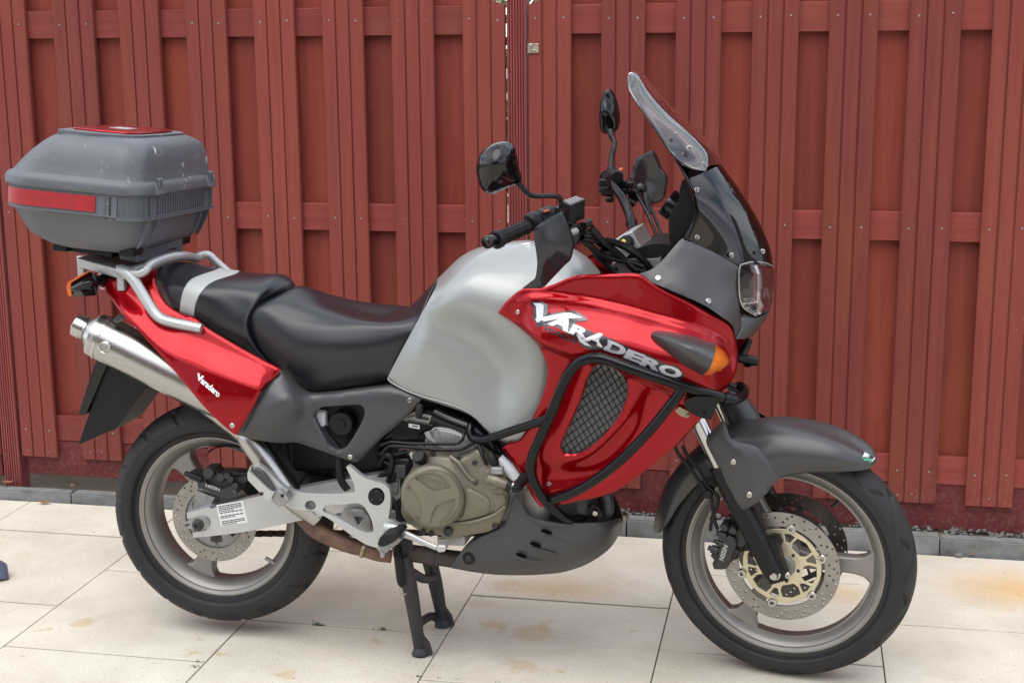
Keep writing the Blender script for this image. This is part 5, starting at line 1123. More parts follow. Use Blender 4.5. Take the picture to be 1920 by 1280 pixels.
tube('water_pipe', [OX(905, 535, .220), OX(960, 552, .226), OX(1062, 590, .226)], [.0115, .0125, .0115], 'bronze', eng, 18, 3)
tube('water_hose', [OX(1058, 588, .226), OX(1120, 605, .226), OX(1180, 560, .20), OX(1230, 480, .17)], .0145, 'rubber', eng, 16, 4)
tube('hose_clip', [OX(1098, 600, .226), OX(1110, 604, .226)], .0158, 'steel', eng, 18, 1)
box('sensor', tuple(OX(915, 500, .225)), tuple(OX(1030, 425, .205)), 'casting', eng, .003)
tube('cable_boot', [OX(905, 310, .20), OX(940, 380, .205), OX(960, 430, .20)], [.010, .013, .009], 'satin_black', eng, 12, 3)
tube('bypass_pipe', [OX(980, 370, .17), OX(1060, 440, .17), OX(1160, 530, .165), OX(1220, 560, .16)], .017, 'tank_white', eng, 16, 4)
tube('spark_cable', [OX(815, 250, .19), OX(845, 330, .20), OX(880, 420, .205)], [.006, .006, .004], 'satin_black', eng, 10, 3)
lathe('oil_filler', [(.0, .016), (.016, .016), (.018, .012), (.018, 0), (.014, -.01), (0, -.01)], OX(312, 360, .195), (-.2, -.75, .7), 'satin_black', eng, 20)
lathe('bolt_boss', [(.0, .008), (.008, .008), (.010, .002), (.014, 0), (.014, -.01), (0, -.01)], OX(262, 332, .175), (0, -1, .1), 'steel', eng, 6)
panel('sump', 'N', [(455, 1030), (690, 1030), (690, 1110), (460, 1100)], .170, 'casting', thick=.12, edge=0, res=0, parent=eng, bev=.004); panel('sump_rib', 'N', [(470, 1050), (640, 1040), (640, 1066), (500, 1078)], .174, 'casting', thick=.006, edge=0, res=0, parent=eng, bev=.002)
hose('coolant_line', 'N', [(-30, 250, .19), (60, 222, .192), (200, 232, .192), (400, 236, .192), (600, 236, .192), (650, 222, .190), (678, 190, .188), (682, 140, .18)], .0042, 'bar_black', eng, 'b', 10); hose('coolant_line', 'N', [(-20, 320, .19), (20, 275, .195), (80, 255, .195), (250, 268, .195), (450, 285, .195), (630, 286, .195), (700, 268, .194), (770, 225, .19)], .0046, 'bar_black', eng, 'b', 10)
for pts, r_ in (([(-40, 420, .13), (20, 330, .145), (70, 370, .15), (60, 470, .15), (40, 560, .14)], .008), ([(-60, 300, .12), (40, 350, .13), (110, 330, .13), (200, 310, .12)], .007), ([(-120, 520, .12), (0, 500, .13), (90, 460, .13), (180, 480, .12)], .006), ([(60, 560, .15), (90, 500, .15), (50, 420, .145), (10, 390, .14)], .005), ([(0, 640, .14), (60, 690, .13), (110, 780, .14), (160, 900, .15)], .006)):
    hose('wiring_loom', 'N', pts, r_, 'satin_black', eng, 'b', 8)
for p, s_ in (((150, 480, .14), .022), ((90, 610, .13), .018), ((200, 560, .12), .025), ((110, 730, .12), .022), ((160, 860, .13), .02), ((180, 420, .12), .02), ((90, 850, .13), .016)): q = OX(*p); box('casting_lug', tuple(q - np.array([s_, .01, s_ * .7])), tuple(q + np.array([s_ * .7, .03, s_])), 'dark_cast' if s_ > .019 else 'casting', eng, .004)
# belly pan
BD = [
    [(330, 786, .150), (345, 760, .156), (372, 722, .158), (400, 685, .158), (440, 645, .150)],
    [(420, 803, .140), (430, 770, .160), (445, 710, .168), (470, 655, .168), (500, 630, .162)],
    [(520, 815, .120), (525, 780, .158), (530, 720, .172), (545, 650, .174), (565, 590, .170)],
    [(620, 818, .105), (625, 780, .158), (630, 720, .176), (625, 620, .180), (608, 470, .176)],
    [(720, 815, .095), (730, 775, .152), (730, 710, .174), (710, 620, .182), (668, 562, .178)],
    [(820, 803, .085), (835, 760, .138), (830, 700, .164), (815, 630, .174), (790, 592, .172)],
    [(920, 768, .065), (930, 725, .108), (925, 675, .134), (910, 625, .148), (900, 594, .150)],
    [(1010, 706, .040), (1015, 670, .064), (1010, 635, .088), (1000, 610, .100), (985, 590, .108)],
    [(1062, 632, 0), (1066, 612, 0), (1070, 596, 0), (1072, 582, 0), (1070, 570, 0)]]
belly = grid('belly_pan', 'E', BD, 'grey_plastic', 'b', BK, 8, False); s_ = belly.modifiers.new('thickness', 'SOLIDIFY'); s_.thickness = .004
mirror(belly, 'b', BK)
lip = [T('E', *p) for p in [(565, 590, .172), (608, 470, .178), (640, 452, .17)]]
panel('belly_fin', 'E', [(560, 600), (580, 545), (600, 482), (640, 448), (640, 540), (690, 578), (760, 596), (860, 606), (860, 640), (700, 620), (620, 640)], Depth('E', [(560, 600, .170), (600, 482, .176), (640, 448, .176), (690, 578, .180), (860, 615, .166), (640, 540, .180)]), 'grey_plastic', thick=.006, edge=.002, er=4, res=8, parent=belly, corner=50)
for u, v in ((742, 632), (695, 687), (635, 733)):
    d_ = Depth('E', [(620, 720, .1775), (730, 710, .1755), (710, 620, .1835), (625, 620, .1815), (830, 700, .1655)])
    decal('slot', 'E', [(u - 24 * math.cos(a_) + (6 * math.sin(a_)), v + 10 * math.sin(a_) - 5 * math.cos(a_)) for a_ in np.linspace(0, 2 * math.pi, 16, endpoint=False)], d_, 'hole_dark', belly, 'b', .0065, res=0)
    tube('slot_lip', [at(px('E', u - 26, v + 2), .178), at(px('E', u, v + 17), .180), at(px('E', u + 50, v + 30), .176), at(px('E', u + 100, v + 42), .166)], [.001, .0022, .0024, .001], 'grey_plastic', belly, 8, 4)
bolt(T('E', 408, 747, .168), (0, -1, 0), .009, belly, 'dark_cast')
lathe('bolt_washer', [(.006, .0), (.016, .0), (.017, -.004)], T('E', 408, 747, .167), (0, -1, 0), 'satin_black', belly, 20)
hose('oil_cooler_hose', 'E', [(990, 470, .03), (1000, 520, .03), (990, 570, .03)], .020, 'grey_plastic', None, 'b', 16); bolt(T('E', 950, 553, .12), (0, -1, 0), .008, belly, 'steel')
plateM('bar_mount', [(915, 540), (935, 510), (965, 530), (985, 570), (960, 580), (920, 570)], .110, .012, 'satin_black', belly, .003, 'E', (), 'b')
# exhaust under the engine
ex = tube('exhaust_pipe', [T('D', 395, 900, .10), T('D', 440, 950, .102), T('D', 500, 1005, .104), T('D', 600, 1060, .106), T('D', 700, 1095, .108), T('D', 780, 1122, .108), T('D', 860, 1150, .105), T('D', 940, 1160, .10)], [.024, .025, .025, .022, .022, .019, .018, .018], 'rust', BK, 20, 5)
tube('pipe_flange', [T('D', 768, 1118, .108), T('D', 784, 1124, .108)], .0225, 'brass_plate', ex, 20, 1)
tube('collector', [T('D', 1060, 1140, .10), T('D', 1200, 1160, .102), T('D', 1360, 1180, .10), T('D', 1500, 1180, .09)], .0235, 'burnt', ex, 20, 4); tube('pipe_flange', [T('D', 1194, 1159, .102), T('D', 1210, 1162, .102)], .0255, 'burnt', ex, 20, 1)
# ---------------------------------------------------------------- foot-peg brackets, pedal, pegs
fb = panel('footpeg_bracket', 'D', [(668, 625), (680, 616), (700, 628), (770, 685), (840, 712), (890, 725), (925, 755), (935, 800), (932, 870), (922, 935), (950, 950), (1000, 985), (1022, 1010), (1005, 1060), (960, 1085), (900, 1108), (850, 1108), (780, 1085), (700, 1034), (620, 975), (560, 932), (480, 892), (400, 884), (340, 872), (300, 850), (268, 800), (280, 752), (320, 752), (352, 768), (420, 780), (520, 786), (620, 785), (722, 776), (712, 720)],
    .200, 'alloy', [[(528, 880), (540, 858), (570, 850), (640, 850), (720, 842), (762, 850), (795, 890), (820, 940), (832, 990), (825, 1018), (790, 1020), (740, 1000), (660, 955), (590, 918), (538, 898)], [(850 + 50 * math.cos(a_), 802 + 54 * math.sin(a_)) for a_ in np.linspace(0, 2 * math.pi, 20, endpoint=False)], [(453 + 33 * math.cos(a_), 855 + 30 * math.sin(a_)) for a_ in np.linspace(0, 2 * math.pi, 16, endpoint=False)]], thick=.018, edge=0, res=0, parent=BK, bev=.0045, corner=40)
fb.modifiers['bevel'].segments = 4; fb.modifiers['bevel'].width = .0075
lathe('pivot_cap', [(.0, .004), (.020, .004), (.0225, .0), (.0225, -.02), (.0, -.02)], T('D', 850, 802, .196), (0, -1, 0), 'satin_black', fb, 28)
for k in range(3): bolt(T('D', 850 + 30 * math.cos(k * 2.1 + .5), 802 + 32 * math.sin(k * 2.1 + .5), .2005), (0, -1, 0), .003, fb, 'dark_cast')
bolt(T('D', 468, 848, .186), (0, -1, 0), .009, fb, 'casting'); panel('bracket_back', 'D', [(420, 820), (490, 820), (490, 890), (420, 890)], .182, 'casting', thick=.01, edge=0, res=0, parent=fb)
mirror(fb, 'b', BK, False)
pg = plateM('passenger_peg', [(78, 655), (95, 618), (130, 612), (165, 622), (230, 680), (285, 735), (320, 760), (300, 800), (270, 775), (240, 770), (160, 705)], .222, .016, 'alloy', BK, .005, 'D', (), 'b')
plateM('peg_rubber', [(90, 640), (130, 632), (180, 668), (242, 760), (225, 768), (150, 712), (92, 662)], .232, .014, 'grey_plastic', pg, .004, 'D', (), 'b')
plateM('peg_bar', [(76, 660), (86, 648), (130, 690), (210, 765), (240, 772), (215, 820), (190, 820), (120, 745), (80, 700)], .240, .020, 'alloy', pg, .005, 'D', (), 'b')
plateM('peg_pivot', [(232, 778), (270, 760), (325, 820), (310, 840), (268, 866), (222, 830)], .235, .03, 'casting', pg, .004, 'D', (), 'b')
for u, v in ((160, 785), (285, 796)): bolt(T('D', u, v, .242 if u < 200 else .237), (0, -1, 0), .005, pg, 'dark_cast')
mirror(pg, 'b', BK)
ped = tube('brake_pedal', [T('D', 900, 985, .215), T('D', 960, 1000, .22), T('D', 1020, 1025, .222), T('D', 1080, 1050, .224), T('D', 1150, 1082, .226), T('D', 1212, 1108, .228)], [.012, .016, .011, .009, .008, .0075], 'alloy', BK, 14, 5, flat=.8)
plateM('pedal_pad', [(1205, 1120), (1218, 1094), (1262, 1096), (1270, 1112), (1258, 1134), (1225, 1138)], .238, .03, 'alloy', ped, .003, 'D', (), 'b')
rp = plateM('rider_peg', [(856, 1088), (868, 1050), (900, 1030), (975, 1018), (990, 1040), (960, 1070), (900, 1100), (870, 1102)], .285, .075, 'rubber', BK, .006, 'D', (), 'b')
plateM('peg_mount', [(850, 1110), (900, 1096), (980, 1050), (1000, 1058), (985, 1080), (930, 1120), (910, 1140), (870, 1135)], .262, .05, 'casting', rp, .004, 'D', (), 'b')
tube('feeler_bolt', [T('D', 888, 1130, .26), T('D', 886, 1165, .26)], [.008, .005], 'casting', rp, 12, 2)
mirror(rp, 'b', BK)
lathe('front_sprocket', [(.0, .004), (.020, .004), (.046, .004), (.048, 0), (.048, -.008), (0, -.008)], T('D', 740, 940, .13), (0, -1, 0), 'casting', BK, 30)
plateM('link_plate', [(660, 905), (700, 880), (770, 885), (810, 930), (815, 1000), (780, 1020), (700, 985)], .150, .012, 'casting', BK, .003, 'D', [[(715, 920), (775, 930), (740, 975)]], 'b')
# ---------------------------------------------------------------- centre stand
sx, sy1, sy2 = atw((788, 1226), z=0), None, None
sR = WB @ (atw((786, 1226), z=0) - BIKE_O); sL = WB @ (atw((828, 1172), z=0) - BIKE_O)
topR, topL = T('X', 756, 1040, .115), T('X', 806, 1052, -.115)
def stand_leg(foot_, top, parent, name='stand_leg'):
    foot_ = foot_ + np.array([0, 0, .012]); m_ = top * .62 + foot_ * .38
    return tube(name, [top, m_ + np.array([.004, 0, 0]), foot_ + np.array([0, 0, .02]), foot_], [.022, .0205, .0165, .0165], 'stand_steel', parent, 14, 4, flat=1.0)
cs = stand_leg(sR, topR, BK, 'centre_stand'); stand_leg(sL, topL, cs)
tube('stand_brace', [topR * .45 + sR * .55 + np.array([0, 0, .11]), (topR + topL) / 2 * .8 + (sR + sL) / 2 * .2 + np.array([.01, 0, -.01]), topL * .45 + sL * .55 + np.array([0, 0, .06])], .013, 'stand_steel', cs, 12, 5)
tube('stand_tang', [sR * .72 + topR * .28, sL * .9 + topL * .1 + np.array([-.02, -.03, .02]), sL * .95 + topL * .05], .012, 'stand_steel', cs, 12, 4)
for f in (sR, sL):
    lathe('stand_foot', [(.0, .022), (.016, .022), (.022, .010), (.024, .004), (.024, .0), (.0, .0)], f + np.array([.004, 0, .0005]), (0, 0, 1), 'stand_steel', cs, 18)
    hexa('foot_gusset', [f + np.array(q) for q in ((.0, -.007, .002), (.038, -.007, .004), (.030, -.007, .034), (.0, -.007, .075), (.0, .007, .002), (.038, .007, .004), (.030, .007, .034), (.0, .007, .075))], 'stand_steel', cs, .002)
tube('return_spring', [T('D', 975, 1130, .150), T('D', 985, 1180, .150), T('X', 752, 1088, .150), T('X', 757, 1098, .15)], [.011, .0125, .0115, .008], 'satin_black', cs, 14, 3)
coil = []; s0, s1 = T('X', 743, 1020, .152), T('X', 747, 1042, .152)
tube('spring_coil', [s0 + (s1 - s0) * t + np.array([math.cos(t * 31), math.sin(t * 31), 0]) * .012 for t in np.linspace(0, 1, 40)], .0022, 'satin_black', cs, 6, 1)
tube('spring_hook', [T('X', 757, 1096, .15), T('X', 750, 1104, .15), T('X', 752, 1114, .15), T('X', 762, 1112, .15)], .0022, 'steel', cs, 6, 4)
hexa('stand_bracket', [T('X', *p) for p in ((736, 1012, .12), (772, 1000, .12), (778, 1050, .12), (744, 1052, .12))] + [T('X', *p) for p in ((736, 1012, .09), (772, 1000, .09), (778, 1050, .09), (744, 1052, .09))], 'stand_steel', cs, .004)

# ---------------------------------------------------------------- handlebars, controls, mirrors (turned with the fork)
def K(u, v, o): return T('K', u, v, o, 's')
hb = tube('handlebar', [K(545, 330, .325), K(660, 305, .285), K(800, 330, .235), K(1000, 400, .19), K(1180, 520, .14), K(1300, 600, .095)], .0115, 'bar_black', BK, 14, 5)
tube('grip', [K(215, 500, .432), K(236, 492, .424), K(245, 488, .421), K(520, 368, .334)], [.0155, .0155, .0158, .0162], 'rubber', hb, 20, 3)
tube('grip_flange', [K(196, 508, .438), K(232, 492, .426)], [.0215, .0215], 'rubber', hb, 24, 1, 35)
tube('bar_end', [K(98, 535, .470), K(112, 528, .466), K(120, 525, .463), K(200, 505, .437)], [.011, .0145, .0155, .0148], 'gloss_black', hb, 24, 2)
gr = []
a_, b_ = K(250, 486, .42), K(515, 370, .336); ax_, uu, ww = axes(b_ - a_)
for k in range(10):
    t = 2 * math.pi * k / 10; dd_ = math.cos(t) * uu + math.sin(t) * ww
    for f0, f1 in ((.04, .32), (.38, .64), (.70, .96)): gr.append(tube_data([a_ + (b_ - a_) * f0 + dd_ * .0158, a_ + (b_ - a_) * (f0 + f1) / 2 + dd_ * .0162, a_ + (b_ - a_) * f1 + dd_ * .0160], .0013, 5, 2))
g_ = join('grip_rib', gr, 'rubber', hb); g_['kind'] = 'stuff'
tube('throttle_housing', [K(512, 345, .338), K(545, 330, .328), K(590, 318, .312), K(610, 312, .306)], [.019, .0225, .0225, .020], 'satin_black', hb, 24, 2, 35)
tube('switch_housing', [K(600, 300, .308), K(650, 285, .292), K(720, 262, .272), K(760, 250, .258)], [.019, .0205, .0205, .016], 'satin_black', hb, 18, 3)
q = K(680, 232, .285); hexa('kill_switch', [K(650, 226, .318), K(705, 208, .306), K(712, 228, .306), K(655, 248, .318)] + [K(655, 230, .29), K(705, 214, .282), K(712, 232, .282), K(658, 250, .29)], 'switch_red', hb, .001)
mir_D = Depth('G', [(60, 510, .470), (75, 440, .468), (150, 380, .455), (190, 375, .446), (225, 395, .440), (250, 470, .425), (268, 570, .405), (170, 615, .430), (95, 610, .458), (70, 560, .466), (160, 490, .490), (120, 480, .492), (200, 490, .474), (150, 430, .480), (150, 560, .474), (210, 430, .462)])
mirr = panel('mirror', 'G', [(58, 515), (62, 470), (80, 430), (110, 400), (150, 380), (190, 375), (225, 393), (245, 440), (255, 500), (270, 555), (266, 576), (220, 590), (170, 615), (130, 626), (95, 612), (70, 575)], mir_D, 'gloss_black', fr='s', thick=.012, edge=.010, er=5, res=5, parent=BK, corner=75, smooth=70)
tube('mirror_stem', [T('G', *p, 's') for p in ((258, 568, .412), (285, 600, .400), (312, 625, .388), (340, 634, .374), (400, 634, .338), (440, 635, .315), (462, 648, .302), (469, 690, .300))], [.0065, .0060, .006, .006, .006, .006, .006, .0065], 'bar_black', mirr, 14, 5)
tube('stem_nut', [K(800, 190, .300), K(800, 255, .298)], [.0095, .0105], 'satin_black', mirr, 12, 2)
res_ = hexa('brake_reservoir', [K(905, 175, .272), K(1048, 118, .222), K(965, 88, .195), K(832, 136, .245), K(905, 360, .272), K(1045, 305, .222), K(965, 275, .195), K(845, 318, .245)], 'satin_black', BK, .003)
hexa('reservoir_cap', [K(905, 172, .274), K(1050, 115, .223), K(965, 84, .194), K(830, 133, .246), K(905, 186, .274), K(1050, 129, .223), K(965, 98, .194), K(830, 147, .246)], 'grey_plastic', res_, .0015)
capD = None
for i in range(4):
    for j in range(6):
        p0 = K(858 + i * 27, 140 - i * 11, .248 - .014 * i); 
        e1 = (K(905, 172, .274) - K(830, 133, .246)); e2 = (K(965, 84, .194) - K(830, 133, .246)); o0 = K(830, 133, .246)
        a = o0 + e1 * (.12 + .13 * j) + e2 * (.12 + .21 * i); b = a + e1 * .085; c = b + e2 * .08; d = a + e2 * .08
        link('cap_print', mesh('cap_print', [p + np.array([0, 0, .0012]) for p in (a, b, c, d)], [(0, 1, 2, 3)]), 'white_print', res_)
plateM('lever_body', [(895, 395), (955, 358), (1010, 362), (1042, 400), (1036, 440), (990, 500), (950, 560), (925, 500)], .262, .030, 'gloss_black', hb, .006, 'K', ())
tube('brake_lever', [K(960, 420, .268), K(900, 440, .300), K(760, 470, .36), K(600, 480, .415)], [.008, .0075, .006, .005], 'alloy', hb, 10, 5)
tube('banjo', [K(1050, 350, .24), K(1115, 335, .235)], [.011, .009], 'satin_black', hb, 12, 2); tube('hose_boot', [K(1110, 385, .235), K(1150, 440, .225), K(1240, 550, .20)], [.0065, .0085, .006], 'satin_black', hb, 10, 3)
gD = Depth('K', [(562, 420, .430), (565, 520, .428), (590, 740, .420), (820, 235, .375), (945, 545, .340), (905, 690, .345), (700, 450, .410), (760, 600, .400), (640, 950, .385), (445, 965, .395), (710, 890, .370), (640, 740, .418), (700, 735, .395), (850, 745, .352), (575, 860, .412)])
hg = panel('hand_guard', 'K', [(822, 232), (842, 262), (905, 405), (945, 545), (930, 600), (908, 690), (850, 748), (712, 892), (660, 948), (632, 962), (560, 963), (445, 966), (540, 892), (574, 860), (592, 740), (585, 640), (566, 520), (562, 420), (580, 383), (700, 300)], gD, 'guard_black', fr='s', thick=.004, edge=.002, er=4, res=3, parent=BK, corner=50)
mirror(hb, 's', BK)
lD = Depth('G', [(650, 300, -.425), (668, 140, -.425), (690, 125, -.425), (738, 230, -.440), (740, 280, -.438), (700, 240, -.408), (690, 335, -.425)])
ml = panel('mirror', 'G', [(650, 300), (649, 250), (655, 195), (668, 142), (684, 124), (700, 130), (720, 165), (736, 225), (740, 275), (727, 322), (692, 336), (664, 330)], lD, 'gloss_black', fr='s', thick=.02, edge=.008, er=4, res=4, parent=BK, corner=75, smooth=70)
tube('mirror_stem', [T('G', *p, 's') for p in ((700, 320, -.42), (708, 345, -.41), (722, 375, -.40), (718, 410, -.385), (708, 445, -.36), (706, 500, -.33))], [.0095, .0085, .0075, .0075, .007, .007], 'bar_black', ml, 14, 5)
tube('stem_nut', [T('G', 706, 495, -.33, 's'), T('G', 712, 560, -.31, 's')], [.011, .013], 'satin_black', ml, 14, 2)
gL = Depth('G', [(800, 545, -.300), (840, 445, -.330), (905, 415, -.370), (975, 545, -.420), (965, 640, -.415), (930, 667, -.400), (860, 675, -.345), (880, 550, -.375)])
panel('hand_guard', 'G', [(800, 548), (812, 500), (826, 458), (850, 440), (905, 414), (925, 440), (950, 500), (976, 545), (972, 595), (962, 642), (932, 666), (870, 684), (850, 672), (800, 645)], gL, 'guard_black', fr='s', thick=.005, edge=.006, er=4, res=5, parent=BK, corner=50)
for (u, v, o_, w) in ((672, 570, -.31, .016), (690, 610, -.31, .020), (720, 570, -.30, .020), (760, 575, -.29, .016), (800, 580, -.29, .014), (700, 650, -.30, .012), (770, 610, -.29, .014), (735, 600, -.30, .018), (665, 605, -.32, .010)):
    q = T('G', u, v, o_, 's'); box('switch_gear', tuple(q - np.array([w * .9, .012, w * .7])), tuple(q + np.array([w * .9, .012, w * .7])), 'satin_black', BK, .005)
tube('handlebar_riser', [K(1335, 15, -.285), K(1380, 80, -.26), K(1440, 210, -.215), K(1490, 340, -.16), K(1560, 490, -.11), K(1650, 640, -.09), K(1700, 720, -.085)], [.013, .0125, .0115, .0125, .012, .012, .012], 'bar_black', BK, 14, 5)
tube('cable_tie', [K(1480, 352, -.168), K(1494, 338, -.16)], .0155, 'satin_black', BK, 16, 1)
yk = panel('fork_yoke', 'K', [(1305, 518), (1400, 462), (1492, 424), (1540, 520), (1600, 610), (1590, 690), (1530, 760), (1440, 800), (1340, 790), (1290, 700), (1330, 600)], .055, 'alloy', fr='s', thick=.11, edge=0, res=0, parent=BK, bev=.008, corner=30)
lathe('ignition_switch', [(.0, .012), (.012, .012), (.017, .008), (.018, 0), (.018, -.01), (0, -.01)], K(1440, 525, .060), S_AX + np.array([0, 0, .4]), 'satin_black', yk, 24); lathe('key_slot', [(.0, .006), (.006, .006), (.006, -.01), (0, -.01)], K(1415, 522, .066), S_AX + np.array([0, 0, .4]), mat('yellow_mark', (.6, .5, .03), rough=.5), yk, 12)
plateM('lower_yoke', [(1290, 740), (1440, 690), (1700, 690), (1760, 660), (1760, 720), (1650, 800), (1350, 830)], .10, .20, 'casting', yk, .008, 'K', ())
for pts, r_ in (([(1030, 462, .24), (1120, 470, .22), (1250, 545, .16), (1380, 650, .13), (1480, 760, .12), (1560, 830, .11)], .0075), ([(1020, 485, .235), (1130, 505, .21), (1280, 520, .16), (1400, 560, .13), (1520, 630, .12), (1620, 720, .11), (1680, 800, .10)], .0085),
                ([(1010, 505, .23), (1100, 560, .21), (1200, 640, .18), (1330, 690, .15), (1480, 720, .13), (1600, 760, .12)], .0065), ([(1110, 380, .235), (1170, 460, .22), (1260, 560, .18), (1400, 680, .14), (1540, 800, .13)], .0065), ([(1030, 520, .2), (1120, 600, .18), (1230, 720, .15), (1330, 810, .14)], .006),
                ([(1250, 500, .15), (1400, 545, .12), (1540, 620, .11), (1640, 760, .10)], .007)):
    hose('control_cable', 'K', pts, r_, 'satin_black', BK, 's', 10)
plateM('switch_wiring', [(1110, 640), (1180, 600), (1260, 640), (1300, 720), (1240, 760), (1160, 700)], .15, .05, 'satin_black', BK, .006, 'K', ())
for pts in ([(1500, 30, -.24), (1560, 110, -.23), (1640, 260, -.19), (1710, 430, -.15), (1760, 570, -.12), (1780, 690, -.10)], [(1560, 20, -.25), (1630, 120, -.24), (1700, 270, -.20), (1760, 430, -.15), (1795, 570, -.12), (1812, 680, -.10)]):
    hose('control_cable', 'K', pts, .0048, 'bar_black', BK, 's', 10)
# instruments and inner cowl
inst = plateM('instrument_cluster', [(985, 730), (1012, 688), (1030, 655), (1036, 600), (1048, 560), (1070, 575), (1110, 640), (1150, 720), (1150, 860), (1080, 900), (1000, 890), (985, 830)], .085, .17, 'satin_black', BK, .012, 'G', (), 'b')
lathe('gauge', [(.0, .004), (.030, .004), (.034, .010), (.036, .004), (.036, -.02), (0, -.02)], T('G', 1010, 690, .03) + np.array([-.012, 0, .01]), (-.8, 0, .6), 'gloss_black', inst, 24)
panel('dash_panel', 'G', [(1070, 832), (1118, 740), (1170, 712), (1235, 700), (1300, 745), (1360, 900), (1420, 962), (1320, 966), (1200, 897)], .105, 'satin_black', thick=.21, edge=0, res=0, parent=BK, bev=.015, corner=40)
ic = panel('inner_cowl', 'G', [(700, 1000), (850, 880), (1000, 870), (1250, 940), (1300, 1000), (1300, 1200), (1100, 1250), (830, 1010)], .10, 'satin_black', thick=.20, edge=0, res=0, parent=BK, bev=.01)
box('radiator', (1.07, -.15, .56), (1.13, .15, .86), 'satin_black', BK, .01)
box('front_frame', (1.16, -.05, .70), (1.32, .05, 1.0), 'satin_black', BK, .02)
tube('steering_head', [(1.20, 0, 1.04), (1.335, 0, .77)], .045, 'satin_black', BK, 20, 1)

# ================================================================ TOP CASE (clipped on the rack, a thing of its own)
def case_mat():
    m = MATS['case_plastic']; n, l = m.node_tree.nodes, m.node_tree.links; b = n['Principled BSDF']
    src = b.inputs['Base Color'].links[0].from_socket; t = n.new('ShaderNodeTexCoord')
    def noise(sc, det, vec=(1, 1, 1), ro=.6):
        mp_ = n.new('ShaderNodeMapping'); mp_.inputs['Scale'].default_value = vec; l.new(t.outputs['Object'], mp_.inputs['Vector'])
        z = n.new('ShaderNodeTexNoise'); z.inputs['Scale'].default_value = sc; z.inputs['Detail'].default_value = det; z.inputs['Roughness'].default_value = ro; l.new(mp_.outputs[0], z.inputs['Vector']); return z.outputs['Fac']
    def ramp(s, p0, p1):
        r = n.new('ShaderNodeMapRange'); r.inputs['From Min'].default_value = p0; r.inputs['From Max'].default_value = p1; l.new(s, r.inputs['Value']); return r.outputs[0]
    def mul(a, c):
        x = n.new('ShaderNodeMath'); x.operation = 'MULTIPLY'
        for s, v in zip(x.inputs, (a, c)):
            if isinstance(v, float): s.default_value = v
            else: l.new(v, s)
        return x.outputs[0]
    spx = n.new('ShaderNodeSeparateXYZ'); l.new(t.outputs['Object'], spx.inputs[0])
    front = ramp(spx.outputs[0], .06, .15); high = ramp(spx.outputs[2], .16, .30)
    msk = mul(mul(ramp(noise(85, 4, (1, 1, .7)), .575, .60), ramp(noise(11, 3), .52, .58)), mul(front, high))
    chips = ramp(noise(150, 1), .775, .785)
    mxx = n.new('ShaderNodeMath'); mxx.operation = 'MAXIMUM'; l.new(msk, mxx.inputs[0]); l.new(mul(chips, .5), mxx.inputs[1])
    x = n.new('ShaderNodeMixRGB'); l.new(mxx.outputs[0], x.inputs['Fac']); l.new(src, x.inputs['Color1']); x.inputs['Color2'].default_value = (.62, .63, .60, 1); l.new(x.outputs[0], b.inputs['Base Color'])
case_mat()
TCL = np.array([-.283, 0, 1.092]); wl_ = WB.T @ TCL + BIKE_O
TC = empty('top_case', tuple(wl_), (R_(-1.8), R_(4.6), BIKE_ROT)); TC.scale = (1.035, 1.02, 1.0)
tag(TC, 'scuffed dark grey hard top case with red reflector band and red lid insert', 'top case')
def outline(xr, xf, w, rr, rf, n=14, bow=.012):
    P = []
    def arc(cx, cy, rx, ry, a0, a1):
        for k in range(n + 1): a = a0 + (a1 - a0) * k / n; P.append((cx + rx * math.cos(a), cy + ry * math.sin(a)))
    arc(xf - rf, -w + rf, rf, rf, -math.pi / 2, 0)
    for t in np.linspace(-1, 1, 15)[1:-1]: P.append((xf, (w - rf) * t))
    arc(xf - rf, w - rf, rf, rf, 0, math.pi / 2)
    for t in np.linspace(0, 1, 8)[1:-1]: P.append((xf - rf + (xr + rr - xf + rf) * t, w))
    arc(xr + rr, w - rr, rr, rr, math.pi / 2, math.pi)
    for t in np.linspace(1, -1, 15)[1:-1]: P.append((xr, (w - rr) * t))
    arc(xr + rr, -w + rr, rr, rr, math.pi, 1.5 * math.pi)
    for t in np.linspace(0, 1, 8)[1:-1]: P.append((xr + rr + (xf - rf - xr - rr) * t, -w))
    return [(x + (bow * (1 - (y / w) ** 2) if x > 0 else -bow * 1.2 * (1 - (y / w) ** 2)) - .06 * (y / w) ** 2 * 0, y) for x, y in P]
def shell(name, secs, m, parent, top=True, bot=True, smooth=38):
    V = []; Fs = []; n = None
    for z, xr, xf, w, rr, rf in secs:
        o = outline(xr, xf, w, rr, rf); n = len(o); V += [(x, y, z) for x, y in o]
    for i in range(len(secs) - 1):
        for k in range(n): Fs.append((i * n + k, i * n + (k + 1) % n, (i + 1) * n + (k + 1) % n, (i + 1) * n + k))
    if bot: Fs.append(tuple(range(n))[::-1])
    if top: Fs.append(tuple((len(secs) - 1) * n + k for k in range(n)))
    me = mesh(name, V, Fs); fix_normals(me); return link(name, me, m, parent, smooth)
body_s = [(.014, -.085, .100, .160, .05, .03), (.018, -.100, .114, .178, .06, .035), (.032, -.130, .136, .196, .07, .04), (.050, -.160, .153, .211, .08, .045), (.085, -.180, .160, .222, .085, .05), (.108, -.192, .165, .232, .09, .05), (.114, -.200, .172, .243, .095, .05), (.118, -.206, .178, .250, .10, .05), (.122, -.205, .176, .249, .10, .05), (.174, -.205, .176, .249, .10, .05)]
body = shell('case_body', body_s, 'case_plastic', TC)
